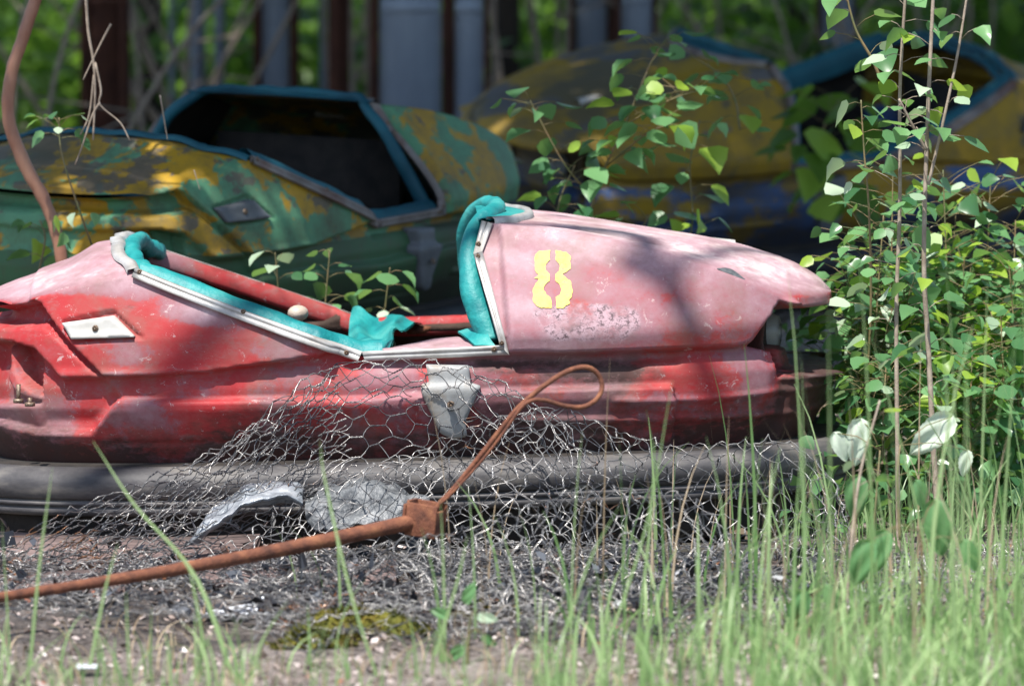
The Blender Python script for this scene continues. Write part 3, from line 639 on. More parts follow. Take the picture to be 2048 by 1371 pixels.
g = mesh('ground', np.stack([X, Y, Z], -1).reshape(-1, 3), grid_faces(*X.shape), soil(), attrs={'net_shade': (sst(X, -.4, .1)*(1-sst(X, 1.5, 2.2))*sst(Y, -1.75, -1.3)*(1-sst(Y, .0, .2))).ravel()}); tag(g, kind='structure')
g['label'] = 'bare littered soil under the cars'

# ------------------------------------------------------------------ plants
LEAF = np.array([[0, 0, 0], [.10, .30, .05], [.36, .46, .10], [.68, .30, .06], [1, 0, -.10], [.68, -.30, .06], [.36, -.46, .10], [.10, -.30, .05], [.35, 0, -.02], [.68, 0, -.03]])
LEAFF = np.array([[0, 8, 2, 1], [8, 9, 3, 2], [9, 4, 3, 3], [0, 7, 6, 8], [8, 6, 5, 9], [9, 5, 4, 4]])
LT4 = np.array([[0, 8, 2, 1], [8, 9, 3, 2], [0, 7, 6, 8], [8, 6, 5, 9]]); LT3 = np.array([[9, 4, 3], [9, 5, 4]])
def leaves_vf(P, D, size, shape=LEAF, roll=None, rs=rng, simple=False):
    """P base points, D directions (n,3), size (n,)"""
    P = np.asarray(P, float); n = len(P); D = np.asarray(D, float); D = D/np.linalg.norm(D, axis=1)[:, None]
    ref = np.tile([0, 0, 1.0], (n, 1))+rs.normal(0, .35, (n, 3)); S = np.cross(ref, D); S /= np.linalg.norm(S, axis=1)[:, None]+1e-9; N = np.cross(D, S)
    s = size[:, None, None]; w = rs.uniform(.85, 1.15, (n, 1, 1))
    if simple:
        q = np.array([[0, 0, 0], [.45, .42, .08], [1, 0, -.05], [.45, -.42, .08]])
        V = P[:, None]+s*(q[None, :, 0:1]*D[:, None]+w*q[None, :, 1:2]*S[:, None]+q[None, :, 2:3]*N[:, None])
        return V.reshape(-1, 3), np.arange(n*4).reshape(n, 4)
    cu = rs.uniform(-1.2, 2.6, (n, 1, 1)); skew = rs.uniform(-.18, .18, (n, 1, 1))
    V = P[:, None]+s*(shape[None, :, 0:1]*D[:, None]+w*(shape[None, :, 1:2]+skew*shape[None, :, 0:1]**2)*S[:, None]+cu*shape[None, :, 2:3]*N[:, None])
    b = (np.arange(n)*len(shape))[:, None, None]
    return V.reshape(-1, 3), [(LT4[None]+b).reshape(-1, 4), (LT3[None]+b).reshape(-1, 3)]
MT['aspen'] = leaf_mat('aspen leaf', (.03, .11, .05), (.16, .34, .14), (.35, .60, .10), .35, .30)
MT['palebig'] = leaf_mat('pale broad leaf', (.55, .64, .52), (.70, .80, .66), (.45, .65, .25), .30, .55)
MT['lime'] = leaf_mat('young lime leaf', (.16, .32, .04), (.34, .50, .07), (.6, .85, .10), .5, .4)
MT['pale'] = leaf_mat('pale leaf back', (.26, .38, .25), (.46, .58, .42), (.45, .65, .25), .30, .5)
MT['under'] = leaf_mat('undergrowth leaf', (.03, .08, .015), (.10, .20, .03), (.30, .55, .05), .45, .45)
MT['canopy'] = leaf_mat('canopy leaf', (.03, .07, .02), (.07, .13, .03), (.25, .45, .05), .25, .5)
MT['grass'] = leaf_mat('grass blade', (.13, .27, .08), (.42, .57, .27), (.45, .72, .25), .45, .38)
MT['dry'] = leaf_mat('dry stalk', (.28, .20, .12), (.45, .36, .25), (.4, .3, .2), .15, .7)
MT['twig'] = rough_mat('grey twig bark', (.22, .17, .13), (.36, .30, .24), 40, .8, 0, .001)
MT['redbark'] = rough_mat('reddish smooth bark', (.20, .07, .045), (.46, .26, .17), 5, .5, 0, .0015, sc3=(1, 1, .45))
MT['bark'] = rough_mat('dark bark', (.03, .022, .018), (.075, .058, .048), 9, .95, 0, .01, sc3=(1, 1, .3))
MT['stem'] = rough_mat('green stem', (.10, .13, .05), (.25, .16, .08), 20, .6, 0, .0005)
def px_path(pts): return np.array([at(x, y, Y) for x, y, Y in pts])
def shoot(name, pts, r0, r1, nleaf, size, label, group=None, seed=0, leafm='aspen', stemm='stem', lo=.1, hi=1.0, petiole=.035, spread=1.0, twigs=None, cat='sapling', extra=None, pale=.15):
    rs = np.random.default_rng(seed); P = smooth_path(px_path(pts), 40); t = np.linspace(0, 1, len(P))
    root = thing(name, tuple(P[0]), label, cat, group)
    a = Acc(); a.tube(P, r0+(r1-r0)*t, 7); tips = []
    for tw in (twigs or []):
        Q = smooth_path(px_path(tw), 16); a.tube(Q, np.linspace(r0*.55, r1*.7, len(Q)), 5); tips.append(Q)
    LP, LD, LS = [], [], []; pet = Acc()
    tot = [(P, nleaf)]+[(Q, max(4, int(nleaf*.35))) for Q in tips]
    for Q, n in tot:
        for k in range(n):
            f = lo+(hi-lo)*(k+rs.uniform(0, .9))/n; i = min(int(f*(len(Q)-1)), len(Q)-2); p = Q[i]+(Q[i+1]-Q[i])*(f*(len(Q)-1)-i)
            an = k*2.4+rs.uniform(-.5, .5); d = np.array([math.cos(an), math.sin(an)*.8, rs.uniform(-.1, .7)])*petiole*spread*rs.uniform(.7, 1.5)
            q = p+d; pet.tube(np.array([p, p+d*.5+[0, 0, .004], q]), .0009, 3)
            dd = d/np.linalg.norm(d)+np.array([0, -.2, -rs.uniform(.3, 1.3)]); LP.append(q); LD.append(dd); LS.append(size*1.3*rs.uniform(.6, 1.3))
    for (x, y, Y_, sz) in (extra or []):
        LP.append(at(x, y, Y_)); LD.append([rs.uniform(-.3, .3), -.3, -1]); LS.append(sz)
    if LP: a.add(np.vstack(pet.V), [np.vstack([f for f in pet.F if f.shape[1]==4]), np.vstack([f for f in pet.F if f.shape[1]==3])])
    a.build('stem', MT[stemm], root)
    if LP:
        LP, LD, LS = map(np.array, (LP, LD, LS)); pk = rs.uniform(size=len(LP)) < pale
        lk = rs.uniform(size=len(LP)) < .16
        for m_, sel in ((leafm, ~pk & ~lk), ('pale', pk), ('lime', lk & ~pk)):
            if sel.sum(): V, F = leaves_vf(LP[sel], LD[sel], LS[sel], rs=rs); mesh('foliage', V, F, MT[m_], root, True, {'tint': np.repeat(rs.uniform(0, 1, sel.sum()), 10)})
    return root
# right-hand aspen shoots (each stem a plant of its own)
G1 = 'aspen shoots on the right'
shoot('aspen_shoot', [(1885, 1180, -.35), (1872, 980, -.33), (1857, 700, -.30), (1848, 520, -.30), (1855, 250, -.28), (1868, -40, -.25)], .0065, .0035, 26, .036, 'tall pale aspen stem with a forked dead twig, thickest on the right', G1, 1, stemm='twig', lo=.25, twigs=[[(1857, 370, -.30), (1885, 250, -.29), (1915, 110, -.28), (1936, -20, -.27)], [(1853, 300, -.30), (1825, 250, -.31), (1798, 198, -.32)]])
shoot('aspen_shoot', [(1798, 1150, -.30), (1795, 900, -.26), (1793, 620, -.22), (1800, 400, -.2), (1800, 180, -.2), (1812, -30, -.2)], .005, .003, 38, .034, 'slim brown aspen stem left of the forked one, leafy to the top', G1, 2, stemm='twig', lo=.3)
shoot('aspen_shoot', [(1735, 760, .35), (1742, 600, .33), (1738, 420, .3), (1728, 300, .3), (1722, 200, .3)], .003, .0015, 26, .038, 'leafy aspen shoot with round pale leaves beside the yellow car cockpit', G1, 3, lo=.05, pale=.3)
shoot('aspen_shoot', [(1770, 180, -.1), (1745, 120, -.1), (1712, 60, -.1), (1690, -20, -.1)], .0035, .002, 8, .040, 'arching shoot hanging into the top edge with yellow green leaves', G1, 4, lo=0, pale=.2)
shoot('aspen_shoot', [(1690, 1290, -1.2), (1700, 1120, -1.2), (1720, 950, -1.15), (1760, 800, -1.1)], .004, .002, 3, .03, 'bare beige stalk leaning right in the near grass', G1, 5, stemm='twig', lo=.5)
for i, (x, y0, y1, Y_, n, lab) in enumerate([
    (1715, 860, 520, .60, 24, 'tall thin shoot nearest to the nose of the red car'),
    (1745, 880, 430, .48, 36, 'bushy aspen shoot just right of the red car nose'),
    (1780, 900, 340, .55, 40, 'dense dark green shoot behind the slim brown stem'),
    (1830, 900, 560, .62, 34, 'short dense shoot behind the forked stem'),
    (1900, 900, 340, .70, 44, 'leafy shoot right of the forked stem'),
    (1965, 920, 350, .80, 50, 'broad leafy shoot near the right edge'),
    (2020, 900, 440, .72, 40, 'leafy shoot cut by the right edge'),
    (1765, 920, 700, .25, 26, 'low bright shoot at the foot of the bumper end'),
    (1850, 930, 720, .40, 26, 'low shoot with yellow green leaves between the stems'),
    (1940, 940, 700, .35, 28, 'knee high shoot before the broad leafy one'),
    (2010, 930, 620, .45, 28, 'knee high shoot low on the right edge'),
    (1712, 900, 660, .66, 30, 'dark leafy shoot behind the end of the bumper'),
    (1800, 900, 500, .75, 40, 'tall dark shoot between the two slim stems'),
    (1925, 900, 520, .60, 40, 'bushy shoot under the forked stem'),
    (1990, 900, 560, .95, 40, 'dim leafy shoot deep on the right'),
    (2040, 930, 520, .55, 36, 'leafy shoot half outside the right edge'),
    (1875, 920, 640, .50, 34, 'short leafy shoot behind the forked stem foot')]):
    rs = np.random.default_rng(50+i); dx = rs.uniform(-25, 25)
    shoot('aspen_shoot', [(x, y0, Y_), (x+dx*.3, (y0+y1)/2, Y_), (x+dx, y1, Y_+.03)], .003, .0012, int(n*1.45), .034, lab, G1, 60+i, lo=.08, spread=1.5, petiole=.045, pale=.06,
          twigs=[[(x+dx*.2, y0*.7+y1*.3, Y_), (x+dx*.2+rs.uniform(25, 45), y0*.45+y1*.55, Y_-.02), (x+dx*.2+rs.uniform(45, 75), y0*.3+y1*.7, Y_)], [(x+dx*.2, y0*.6+y1*.4, Y_), (x-rs.uniform(25, 45), y0*.4+y1*.6, Y_+.03), (x-rs.uniform(40, 75), y0*.2+y1*.8, Y_)]])
# three big pale leaves on a low shoot near the lens side
def big_leaf(p, d, sz, seed):
    rs = np.random.default_rng(seed); d = np.array(d, float); d /= np.linalg.norm(d); S = np.cross([rs.uniform(-.3, .3), -1, .35+rs.uniform(-.3, .3)], d); S /= np.linalg.norm(S); N = np.cross(d, S)
    t = np.linspace(0, 1, 17)[:, None]; u = np.linspace(-1, 1, 11)[None, :]; half = .56*np.clip(t, 0, 1)**.42*(1-t)**.72*(1+.05*np.sin(t*38)); x = t+.10*np.abs(u)*(t < .3)*(t-.3)
    y = u*half; z = .16*np.abs(u)*half*2-.30*t**2+.03*np.sin(u*5+t*7)+.015*np.sin(u*11)*t
    V = np.asarray(p)+sz*(x[..., None]*np.ones_like(u)[..., None]*d+y[..., None]*S+(z*np.ones_like(u))[..., None]*N); return V.reshape(-1, 3), grid_faces(17, 11)
def big_leaves(name, label, stem_pts, leafs, group):
    P = smooth_path(px_path(stem_pts), 20); root = thing(name, tuple(P[0]), label, 'sapling', group); a = Acc(); a.tube(P, np.linspace(.003, .0015, len(P)), 6)
    a.build('stem', MT['stem'], root)
    for (x, y, Y_, sz, dx, dz, m_) in leafs:
        p = at(x, y, Y_); k = np.argmin(np.linalg.norm(P-p, axis=1)); b = Acc(); b.tube(np.array([P[k], (P[k]+p)/2+[0, 0, .01], p]), .001, 4); b.build('petiole', MT['stem'], root)
        V, F = big_leaf(p, [dx, -.15, dz], sz, int(x)); mesh('leaf', V, F, MT[m_], root, True, {'tint': np.full(len(V), .7)})
big_leaves('aspen_shoot', 'low shoot with two large white backed leaves at the bumper end', [(1745, 1090, -.75), (1752, 1000, -.75), (1760, 900, -.72)], [(1722, 838, -.7, .088, -.15, -1, 'palebig'), (1668, 865, -.7, .06, .5, -1, 'palebig'), (1716, 950, -.7, .085, -.1, -1, 'aspen')], G1)
big_leaves('aspen_shoot', 'low shoot with one broad white leaf between the two tall stems', [(1800, 1080, -.8), (1795, 960, -.78), (1800, 890, -.75)], [(1905, 832, -.7, .105, -.75, -.65, 'palebig'), (1830, 960, -.75, .06, .4, -1, 'aspen'), (1935, 900, -.7, .05, -.2, -1, 'palebig')], G1)
big_leaves('aspen_shoot', 'low shoot with hanging green leaves in the near grass', [(1850, 1300, -1.5), (1845, 1150, -1.5), (1840, 1060, -1.5)], [(1770, 1060, -1.5, .08, -.3, -1, 'aspen'), (1870, 1000, -1.4, .10, .1, -1, 'aspen'), (1740, 1080, -1.6, .085, -.4, -1, 'aspen'), (1925, 1080, -1.5, .06, .4, -.8, 'aspen')], G1)
big_leaves('aspen_shoot', 'small seedling with one broad leaf low in the grass right of centre', [(1590, 1371, -1.7), (1588, 1290, -1.7), (1592, 1240, -1.7)], [(1605, 1180, -1.7, .07, -.2, -1, 'aspen'), (1650, 1170, -1.7, .05, .5, -1, 'aspen')], G1)
# middle climbing plants over the yellow car
G2 = 'leafy shoots before the yellow car'
shoot('leafy_shoot', [(1165, 640, 1.25), (1180, 560, 1.25), (1172, 470, 1.2), (1200, 360, 1.2), (1250, 250, 1.2), (1300, 130, 1.25), (1330, 80, 1.3)], .004, .0015, 46, .040, 'tall leafy shoot between the green and yellow cars', G2, 21, lo=.1, spread=1.5, pale=.03,
      twigs=[[(1190, 400, 1.2), (1130, 330, 1.15), (1075, 230, 1.15), (1060, 200, 1.15)], [(1250, 250, 1.2), (1340, 200, 1.15), (1400, 180, 1.15)], [(1215, 330, 1.2), (1290, 270, 1.1), (1330, 250, 1.1)]])
shoot('leafy_shoot', [(1350, 640, 1.3), (1365, 540, 1.3), (1385, 440, 1.3), (1380, 330, 1.3), (1400, 240, 1.3)], .003, .0015, 22, .042, 'leafy shoot in front of the yellow hood', G2, 22, lo=.1, spread=1.4, pale=.0)
shoot('leafy_shoot', [(1240, 640, 1.3), (1245, 540, 1.3), (1270, 480, 1.3), (1300, 430, 1.3)], .003, .0015, 16, .045, 'low leafy shoot rising over the pink hood', G2, 23, lo=.05, spread=1.4, pale=.0)
shoot('leafy_shoot', [(1090, 560, 1.2), (1110, 470, 1.2), (1120, 400, 1.2), (1150, 330, 1.2)], .003, .0015, 18, .045, 'leafy shoot beside the green car lamp', G2, 24, lo=.05, spread=1.4, pale=.05)
shoot('leafy_shoot', [(1480, 260, 1.6), (1470, 200, 1.6), (1440, 150, 1.6), (1380, 110, 1.6)], .003, .0015, 14, .04, 'thin shoot arching over the yellow hood top', G2, 25, lo=.0, spread=1.2, pale=.0)
shoot('leafy_shoot', [(1640, 420, 3.4), (1640, 330, 3.3), (1650, 250, 3.3), (1680, 200, 3.3)], .004, .002, 26, .075, 'broad leaved shoot growing inside the yellow car cockpit', G2, 26, lo=.0, spread=2.2, pale=.0, leafm='under')
# little plants behind the red car
G3 = 'seedlings behind the red cockpit'
shoot('seedling', [(557, 640, .98), (556, 570, .98), (550, 505, .98)], .0022, .0012, 5, .036, 'seedling with three pale leaves, left of the two behind the red rim', G3, 31, lo=.5, pale=.6)
shoot('seedling', [(648, 650, .98), (652, 590, .98), (660, 500, .98)], .0022, .0012, 13, .036, 'dark leafy seedling in the middle behind the red rim', G3, 32, lo=.15, pale=.25)
shoot('seedling', [(766, 660, .98), (772, 600, .98), (780, 535, .98)], .0022, .0012, 9, .038, 'seedling with a bright yellow green top leaf by the torn vinyl', G3, 33, lo=.2, pale=.3)
# left side
P = px_path([(130, 640, 1.0), (122, 510, 1.0), (95, 415, 1.0), (50, 330, 1.0), (18, 240, 1.0), (22, 150, 1.0), (48, 70, 1.0), (80, -30, 1.0), (120, -160, 1.0)])
t_ = thing('young_tree', tuple(P[0]), 'curved reddish sapling trunk at the left edge', 'tree'); Q = smooth_path(P, 90); rr = np.interp(np.linspace(0, 1, len(Q)), [0, .15, .4, .6, 1], [.016, .0125, .0145, .0135, .013])*(1+.06*np.sin(np.linspace(0, 60, len(Q)))**6)
V, F = tube_vf(Q, rr, 12); V += vnoise(V, 30, 1)[:, None]*.0015; mesh('trunk', V, F, MT['redbark'], t_)
rs = np.random.default_rng(5); top = Q[-1]
LP = top+np.clip(rs.normal(0, 1, (420, 3)), -1.8, 1.8)*[.35, .3, .2]+[0, .1, .55]; V, F = leaves_vf(LP, rs.normal(0, 1, (420, 3))+[0, 0, -.5], rs.uniform(.03, .05, 420), rs=rs)
a = Acc()
for k in range(14): a.tube(smooth_path(np.array([top, (top+LP[k*9])/2+[0, 0, .05], LP[k*9]]), 6), .004, 4)
a.build('limbs', MT['redbark'], t_); mesh('crown', V, F, MT['aspen'], t_, True, {'tint': np.repeat(rs.uniform(0, 1, 420), 10)})
shoot('seedling', [(200, 530, 1.1), (180, 480, .95), (145, 380, .9), (122, 300, .9), (118, 235, .9)], .0028, .0014, 10, .030, 'thin arching seedling with a leaf tuft beside the curved trunk', None, 41, lo=.82, pale=.3, extra=[(112, 430, .9, .042), (105, 440, .9, .03), (150, 425, .9, .034), (185, 425, .9, .03), (128, 465, .9, .035)])
shoot('seedling', [(70, 640, 1.1), (75, 560, 1.1), (90, 480, 1.1), (80, 440, 1.1)], .003, .0015, 12, .04, 'dim seedling low behind the curved trunk', None, 42, lo=.2, pale=.0)
def dead_branch(name, paths, label, r=.004):
    root = thing(name, tuple(at(*paths[0][0])), label, 'branch'); a = Acc()
    for i, p in enumerate(paths): Q = smooth_path(px_path(p), 16); a.tube(Q, np.linspace(r, r*.5, len(Q))*(1 if i == 0 else .7), 5)
    a.build('twigs', MT['twig'], root)
dead_branch('dead_branch', [[(170, -40, .9), (176, 60, .9), (187, 125, .9), (190, 190, .9), (186, 280, .9)], [(222, 48, .9), (200, 90, .9), (166, 160, .9)], [(190, 125, .9), (202, 180, .9), (200, 210, .9), (240, 245, .9), (260, 282, .9)], [(200, 205, .9), (185, 230, .9), (165, 290, .9), (150, 330, .9)], [(188, 150, .9), (178, 230, .9), (160, 270, .9)]], 'bare grey branch hanging over the green car tail')
dead_branch('dead_branch', [[(320, 190, 1.0), (330, 250, 1.0), (335, 280, 1.0)], [(388, 340, 1.0), (400, 380, 1.0)]], 'two thin grey twigs over the dark green cockpit', .002)

# ------------------------------------------------------------------ steel columns and posts behind
def steel_mat(name, a, b): return rough_mat(name, a, b, 3, .6, 0, .004, sc3=(1, 1, .35), det=6)
MT['blue'] = steel_mat('grey blue painted steel', (.20, .25, .34), (.36, .42, .50)); MT['rustdark'] = rough_mat('dark rusted steel', (.035, .012, .008), (.10, .035, .02), 6, .9, 0, .003)
G4 = 'steel columns of the old pavilion'
def column(x0, x1, Y_, edges, label, face='blue'):
    """channel-section column: web plate facing the lens, rusted flanges"""
    pL = at(x0, 200, Y_); pR = at(x1, 200, Y_); w = pR[0]-pL[0]; cx = (pL[0]+pR[0])/2; t = thing('steel_column', (cx, Y_, 0), label, 'column', G4)
    a = Acc(); a.box((cx, Y_+.01, 1.6), (w*.96, .02, 3.4)); 
    for z in (.9, 1.05, 1.9): a.box((cx, Y_-.002, z), (w*.9, .012, .03))
    a.build('web_plate', MT[face], t, False)
    for sgn in (-1, 1):
        fw = .012 if edges < 2 else .026
        a = Acc(); a.box((cx+sgn*(w/2+fw/2), Y_+.04, 1.6), (fw, .10, 3.4)); a.build('flange', MT['rustdark'], t, False)
    a = Acc(); a.box((cx, Y_+.03, .17), (w*1.5, .34, .05)); a.build('base_plate', MT['rustdark'], t, False)
column(757, 885, 5.6, 2, 'broadest blue grey steel column with dark rusty edges')
column(908, 968, 5.6, 1, 'narrower steel column just right of the broadest one')
column(523, 580, 6.6, 2, 'blue grey column with brown edges behind the dark cockpit roof')
column(1150, 1215, 6.8, 2, 'faded blue column left of the yellow hood hump'); column(1240, 1305, 6.4, 1, 'faded blue column over the yellow hood hump')
column(1640, 1708, 7.4, 1, 'thin pale blue column between yellow hood and forked stem')
column(178, 240, 6.2, 2, 'rusty brown column behind the bare grey branch', 'rustdark')
def post(px, r, Y_, label, m):
    p = at(px, 200, Y_); t = thing('thin_post', (p[0], Y_, 0), label, 'post', 'thin posts among the trees'); a = Acc(); a.box((p[0], Y_, 1.6), (r*2, r*1.6, 3.3)); a.box((p[0], Y_-r*.9, 1.6), (r*.8, r*.3, 3.3)); a.build('shaft', m, t, False)
    a = Acc(); a.box((p[0], Y_, .16), (r*4, r*4, .03)); a.build('foot', MT['rustdark'], t, False)
post(396, .022, 6.8, 'thicker of the two grey blue posts left of centre', MT['blue']); post(440, .014, 6.8, 'thin grey blue post beside the thicker one', MT['blue'])
post(648, .012, 7.0, 'thin pale post left of the brown pole', MT['blue']); post(678, .030, 6.0, 'brown rusted pole left of the broadest column', MT['rustdark'])
post(345, .010, 7.4, 'faint slim post farthest to the left', MT['blue'])

# ------------------------------------------------------------------ trees that shade the back, undergrowth
def tree(x, y, h, r, label, seed, cz=4.6, cr=(2.4, 2.2, 1.5), nl=9000, lean=(0, 0), crown_c=None, ls=.10):
    rs = np.random.default_rng(seed); z0 = float(ground_z(x, y)); root = thing('tree', (x, y, z0), label, 'tree', 'trees of the wood behind')
    P = smooth_path(np.array([[x, y, z0-.1], [x+lean[0]*.3, y+lean[1]*.3, h*.35], [x+lean[0]*.7, y+lean[1]*.7, h*.7], [x+lean[0], y+lean[1], h]]), 16)
    V, F = tube_vf(P, np.linspace(r*1.15, r*.4, len(P)), 10); V += vnoise(V, 4, seed)[:, None]*r*.3; mesh('trunk', V, F, MT['bark'], root)
    c = np.array(crown_c if crown_c else [x+lean[0], y+lean[1], cz]); a = Acc(); cl = []
    for k in range(26):
        d = rs.normal(0, 1, 3); d /= np.linalg.norm(d); q = c+d*np.array(cr)*rs.uniform(.35, 1); st = P[int(len(P)*rs.uniform(.5, .98))]; mid = (st+q)/2+rs.normal(0, .15, 3)
        Q = smooth_path(np.array([st, mid, q]), 8); a.tube(Q, np.linspace(r*.28, r*.05, len(Q)), 4); cl.append(q); cl.append(mid)
    a.build('limbs', MT['bark'], root); cl = np.array(cl)
    Pn = cl[rs.integers(0, len(cl), nl)]+rs.normal(0, .33, (nl, 3))*np.array([1, 1, .7]); sz = rs.uniform(.6, 1.4, nl)*ls
    V, F = leaves_vf(Pn, rs.normal(0, 1, (nl, 3))+[0, 0, -.3], sz, rs=rs, simple=True); mesh('crown', V, F, MT['canopy'], root, False, {'tint': np.repeat(rs.uniform(0, 1, nl), 4)})
    return root
tree(1.0, 7.6, 5.2, .05, 'slim dark trunk just left of the broadest column', 1, crown_c=[.2, .55, 5.0], cr=(1.8, 1.05, 1.0), nl=15000)
tree(-1.6, 5.0, 5.2, .09, 'dark trunk left of the picture', 2, crown_c=[-1.3, .35, 5.0], cr=(1.7, 1.0, .9), nl=15000)
tree(1.42, 7.8, 5.6, .045, 'dark thin trunk rising behind the yellow hump', 3, crown_c=[1.9, 1.1, 5.1], cr=(1.9, 1.2, 1.0))
tree(4.2, 5.2, 5.4, .10, 'trunk right of the picture', 4, crown_c=[3.8, 1.1, 5.0], cr=(1.9, 1.4, 1.1))
tree(2.02, 9.0, 5.8, .035, 'thin dark trunk above the gap between hump and teal rim', 5, crown_c=[.9, 2.7, 4.9], cr=(2.4, 1.3, 1.1), nl=14000)
tree(-.2, 8.2, 5.8, .05, 'trunk behind the curved sapling', 6, crown_c=[-1.0, 3.5, 4.8], cr=(2.2, 1.6, 1.3))
tree(3.3, 9.6, 5.8, .06, 'trunk at the far right behind the leaves', 7, crown_c=[3.7, 3.6, 4.8], cr=(2.2, 1.6, 1.3))
tree(.55, 10.5, 6, .06, 'far trunk between the thin posts', 8, crown_c=[.5, 7.6, 4.8], cr=(3, 2, 1.6), nl=2500)
tree(2.6, 11.5, 6, .07, 'far trunk behind the thin pale blue column', 9, crown_c=[2.8, 8.2, 4.8], cr=(3, 2, 1.6), nl=2500)
rs = np.random.default_rng(77)
def undergrowth(name, n, x, y, z, size, label, mt='under', clump=160):
    cx = rs.uniform(*x, clump); cy = rs.uniform(*y, clump); k = rs.integers(0, clump, n); sp = .16+.03*cy[k]
    P = np.stack([cx[k]+rs.normal(0, 1, n)*sp, cy[k]+rs.normal(0, 1, n)*sp, z[0]+(z[1]-z[0])*rs.beta(1.2, 1.8, n)], 1)
    V, F = leaves_vf(P, rs.normal(0, 1, (n, 3))+[0, -.2, -.2], rs.uniform(.6, 1.5, n)*size, rs=rs, simple=True)
    o = mesh(name, V, F, MT[mt], None, False, {'tint': np.repeat(np.clip(rs.normal(.5, .3, n), 0, 1), 4)}); tag(o, label, 'undergrowth', kind='stuff')
undergrowth('undergrowth', 26000, (-2.5, 4.5), (7.5, 14), (.1, 1.5), .085, 'dense leafy undergrowth behind the columns', clump=200)
undergrowth('far_undergrowth', 30000, (-6, 8), (14, 30), (.1, 2.6), .16, 'dark mass of leaves deep in the wood', clump=260)

def bare_shrub(px, Y_, h, n, label, seed):
    rs = np.random.default_rng(seed); p = at(px, 300, Y_); p[2] = float(ground_z(p[0], Y_)); root = thing('bare_shrub', tuple(p), label, 'shrub', 'bare tangled shrubs among the columns'); a = Acc()
    for k in range(n):
        b = p+[rs.uniform(-.12, .12), rs.uniform(-.1, .1), 0]; d = np.array([rs.uniform(-.7, .7), rs.uniform(-.3, .3), 1]); m = b+d*h*.5; e = b+d*h+[rs.uniform(-.3, .3), 0, rs.uniform(-.3, .1)]
        Q = smooth_path(np.array([b, m+rs.normal(0, .06, 3), e]), 10); a.tube(Q, np.linspace(.010, .003, len(Q)), 4)
        for j in range(3):
            q = Q[rs.integers(3, len(Q))]; w_ = q+np.array([rs.uniform(-.5, .5), rs.uniform(-.2, .2), rs.uniform(-.1, .35)]); a.tube(np.array([q, (q+w_)/2+rs.normal(0, .03, 3), w_]), [.005, .004, .002], 3)
    a.build('twigs', MT['twig'], root)
for i, (x, Y_, h) in enumerate([(60, 5.4, 1.4), (300, 6.6, 1.5), (470, 7.2, 1.5), (700, 6.8, 1.6), (1020, 6.5, 1.4), (1085, 7.5, 1.5), (1430, 7.5, 1.5), (1560, 6.6, 1.2), (1900, 7.2, 1.5)]):
    bare_shrub(x, Y_, h, 7, ['tangle of bare grey twigs at the upper left corner', 'tangle of bare twigs left of the thin posts', 'tangle of bare twigs right of the thin posts', 'tangle of bare twigs behind the brown pole', 'tangle of bare twigs right of the broadest column', 'tangle of bare twigs above the green hood end', 'tangle of bare twigs behind the yellow hump', 'low tangle of bare twigs left of the teal rim', 'tangle of bare twigs behind the forked stem top'][i], 300+i)

rs = np.random.default_rng(78); n = 2600; kx = rs.uniform(1.58, 2.5, 60); ky = rs.uniform(.05, 2.2, 60); k = rs.integers(0, 60, n)
P = np.stack([kx[k]+rs.normal(0, .05, n), ky[k]+rs.normal(0, .06, n), .01+.22*rs.beta(1.2, 2.2, n)], 1); P[:, 2] += ground_z(P[:, 0], P[:, 1])
V, F = leaves_vf(P, rs.normal(0, 1, (n, 3))+[0, -.3, -.1], rs.uniform(.6, 1.4, n)*.032, rs=rs); tag(mesh('ground_leaves', V, F, MT['aspen'], None, True, {'tint': np.repeat(np.clip(rs.normal(.4, .3, n), 0, 1), 10)}), 'low leafy ground cover at the foot of the aspen shoots', 'ground cover', kind='stuff')
# ------------------------------------------------------------------ rubbish in front: chicken wire, rusty pipe, boards, foil, moss
def wire_mat():
    x = M('weathered zinc wire'); n = x.noise(9, 5, .7); t = x.attr('tint'); c = x.ramp(n, [(.38, (.04, .045, .06)), (.49, (.21, .21, .215)), (.60, (.56, .54, .52))])
    c = x.mix(x.ramp(x.noise(5, 6, .75), [(.60, 0), (.66, .9)]), c, (.30, .13, .05)); x.set(c, .33, .6, .6); return x.m
MT['wire'] = wire_mat()
def batch_tubes(P, r, ns=3):
    """P (E,n,3)"""
    E, n = P.shape[:2]; T = np.gradient(P, axis=1); T /= np.linalg.norm(T, axis=2, keepdims=True)+1e-12
    ref = np.array([.31, .2, .93]); N = np.cross(T, ref); N /= np.linalg.norm(N, axis=2, keepdims=True)+1e-12; B = np.cross(T, N)
    a = np.linspace(0, 2*np.pi, ns, endpoint=False); r = np.broadcast_to(np.asarray(r, float), (E,))[:, None, None, None] if np.ndim(r) else r
    V = P[:, :, None]+r*(np.cos(a)[None, None, :, None]*N[:, :, None]+np.sin(a)[None, None, :, None]*B[:, :, None])
    f = grid_faces(n, ns, True); F = (f[None]+(np.arange(E)*n*ns)[:, None, None]).reshape(-1, 4); return V.reshape(-1, 3), F
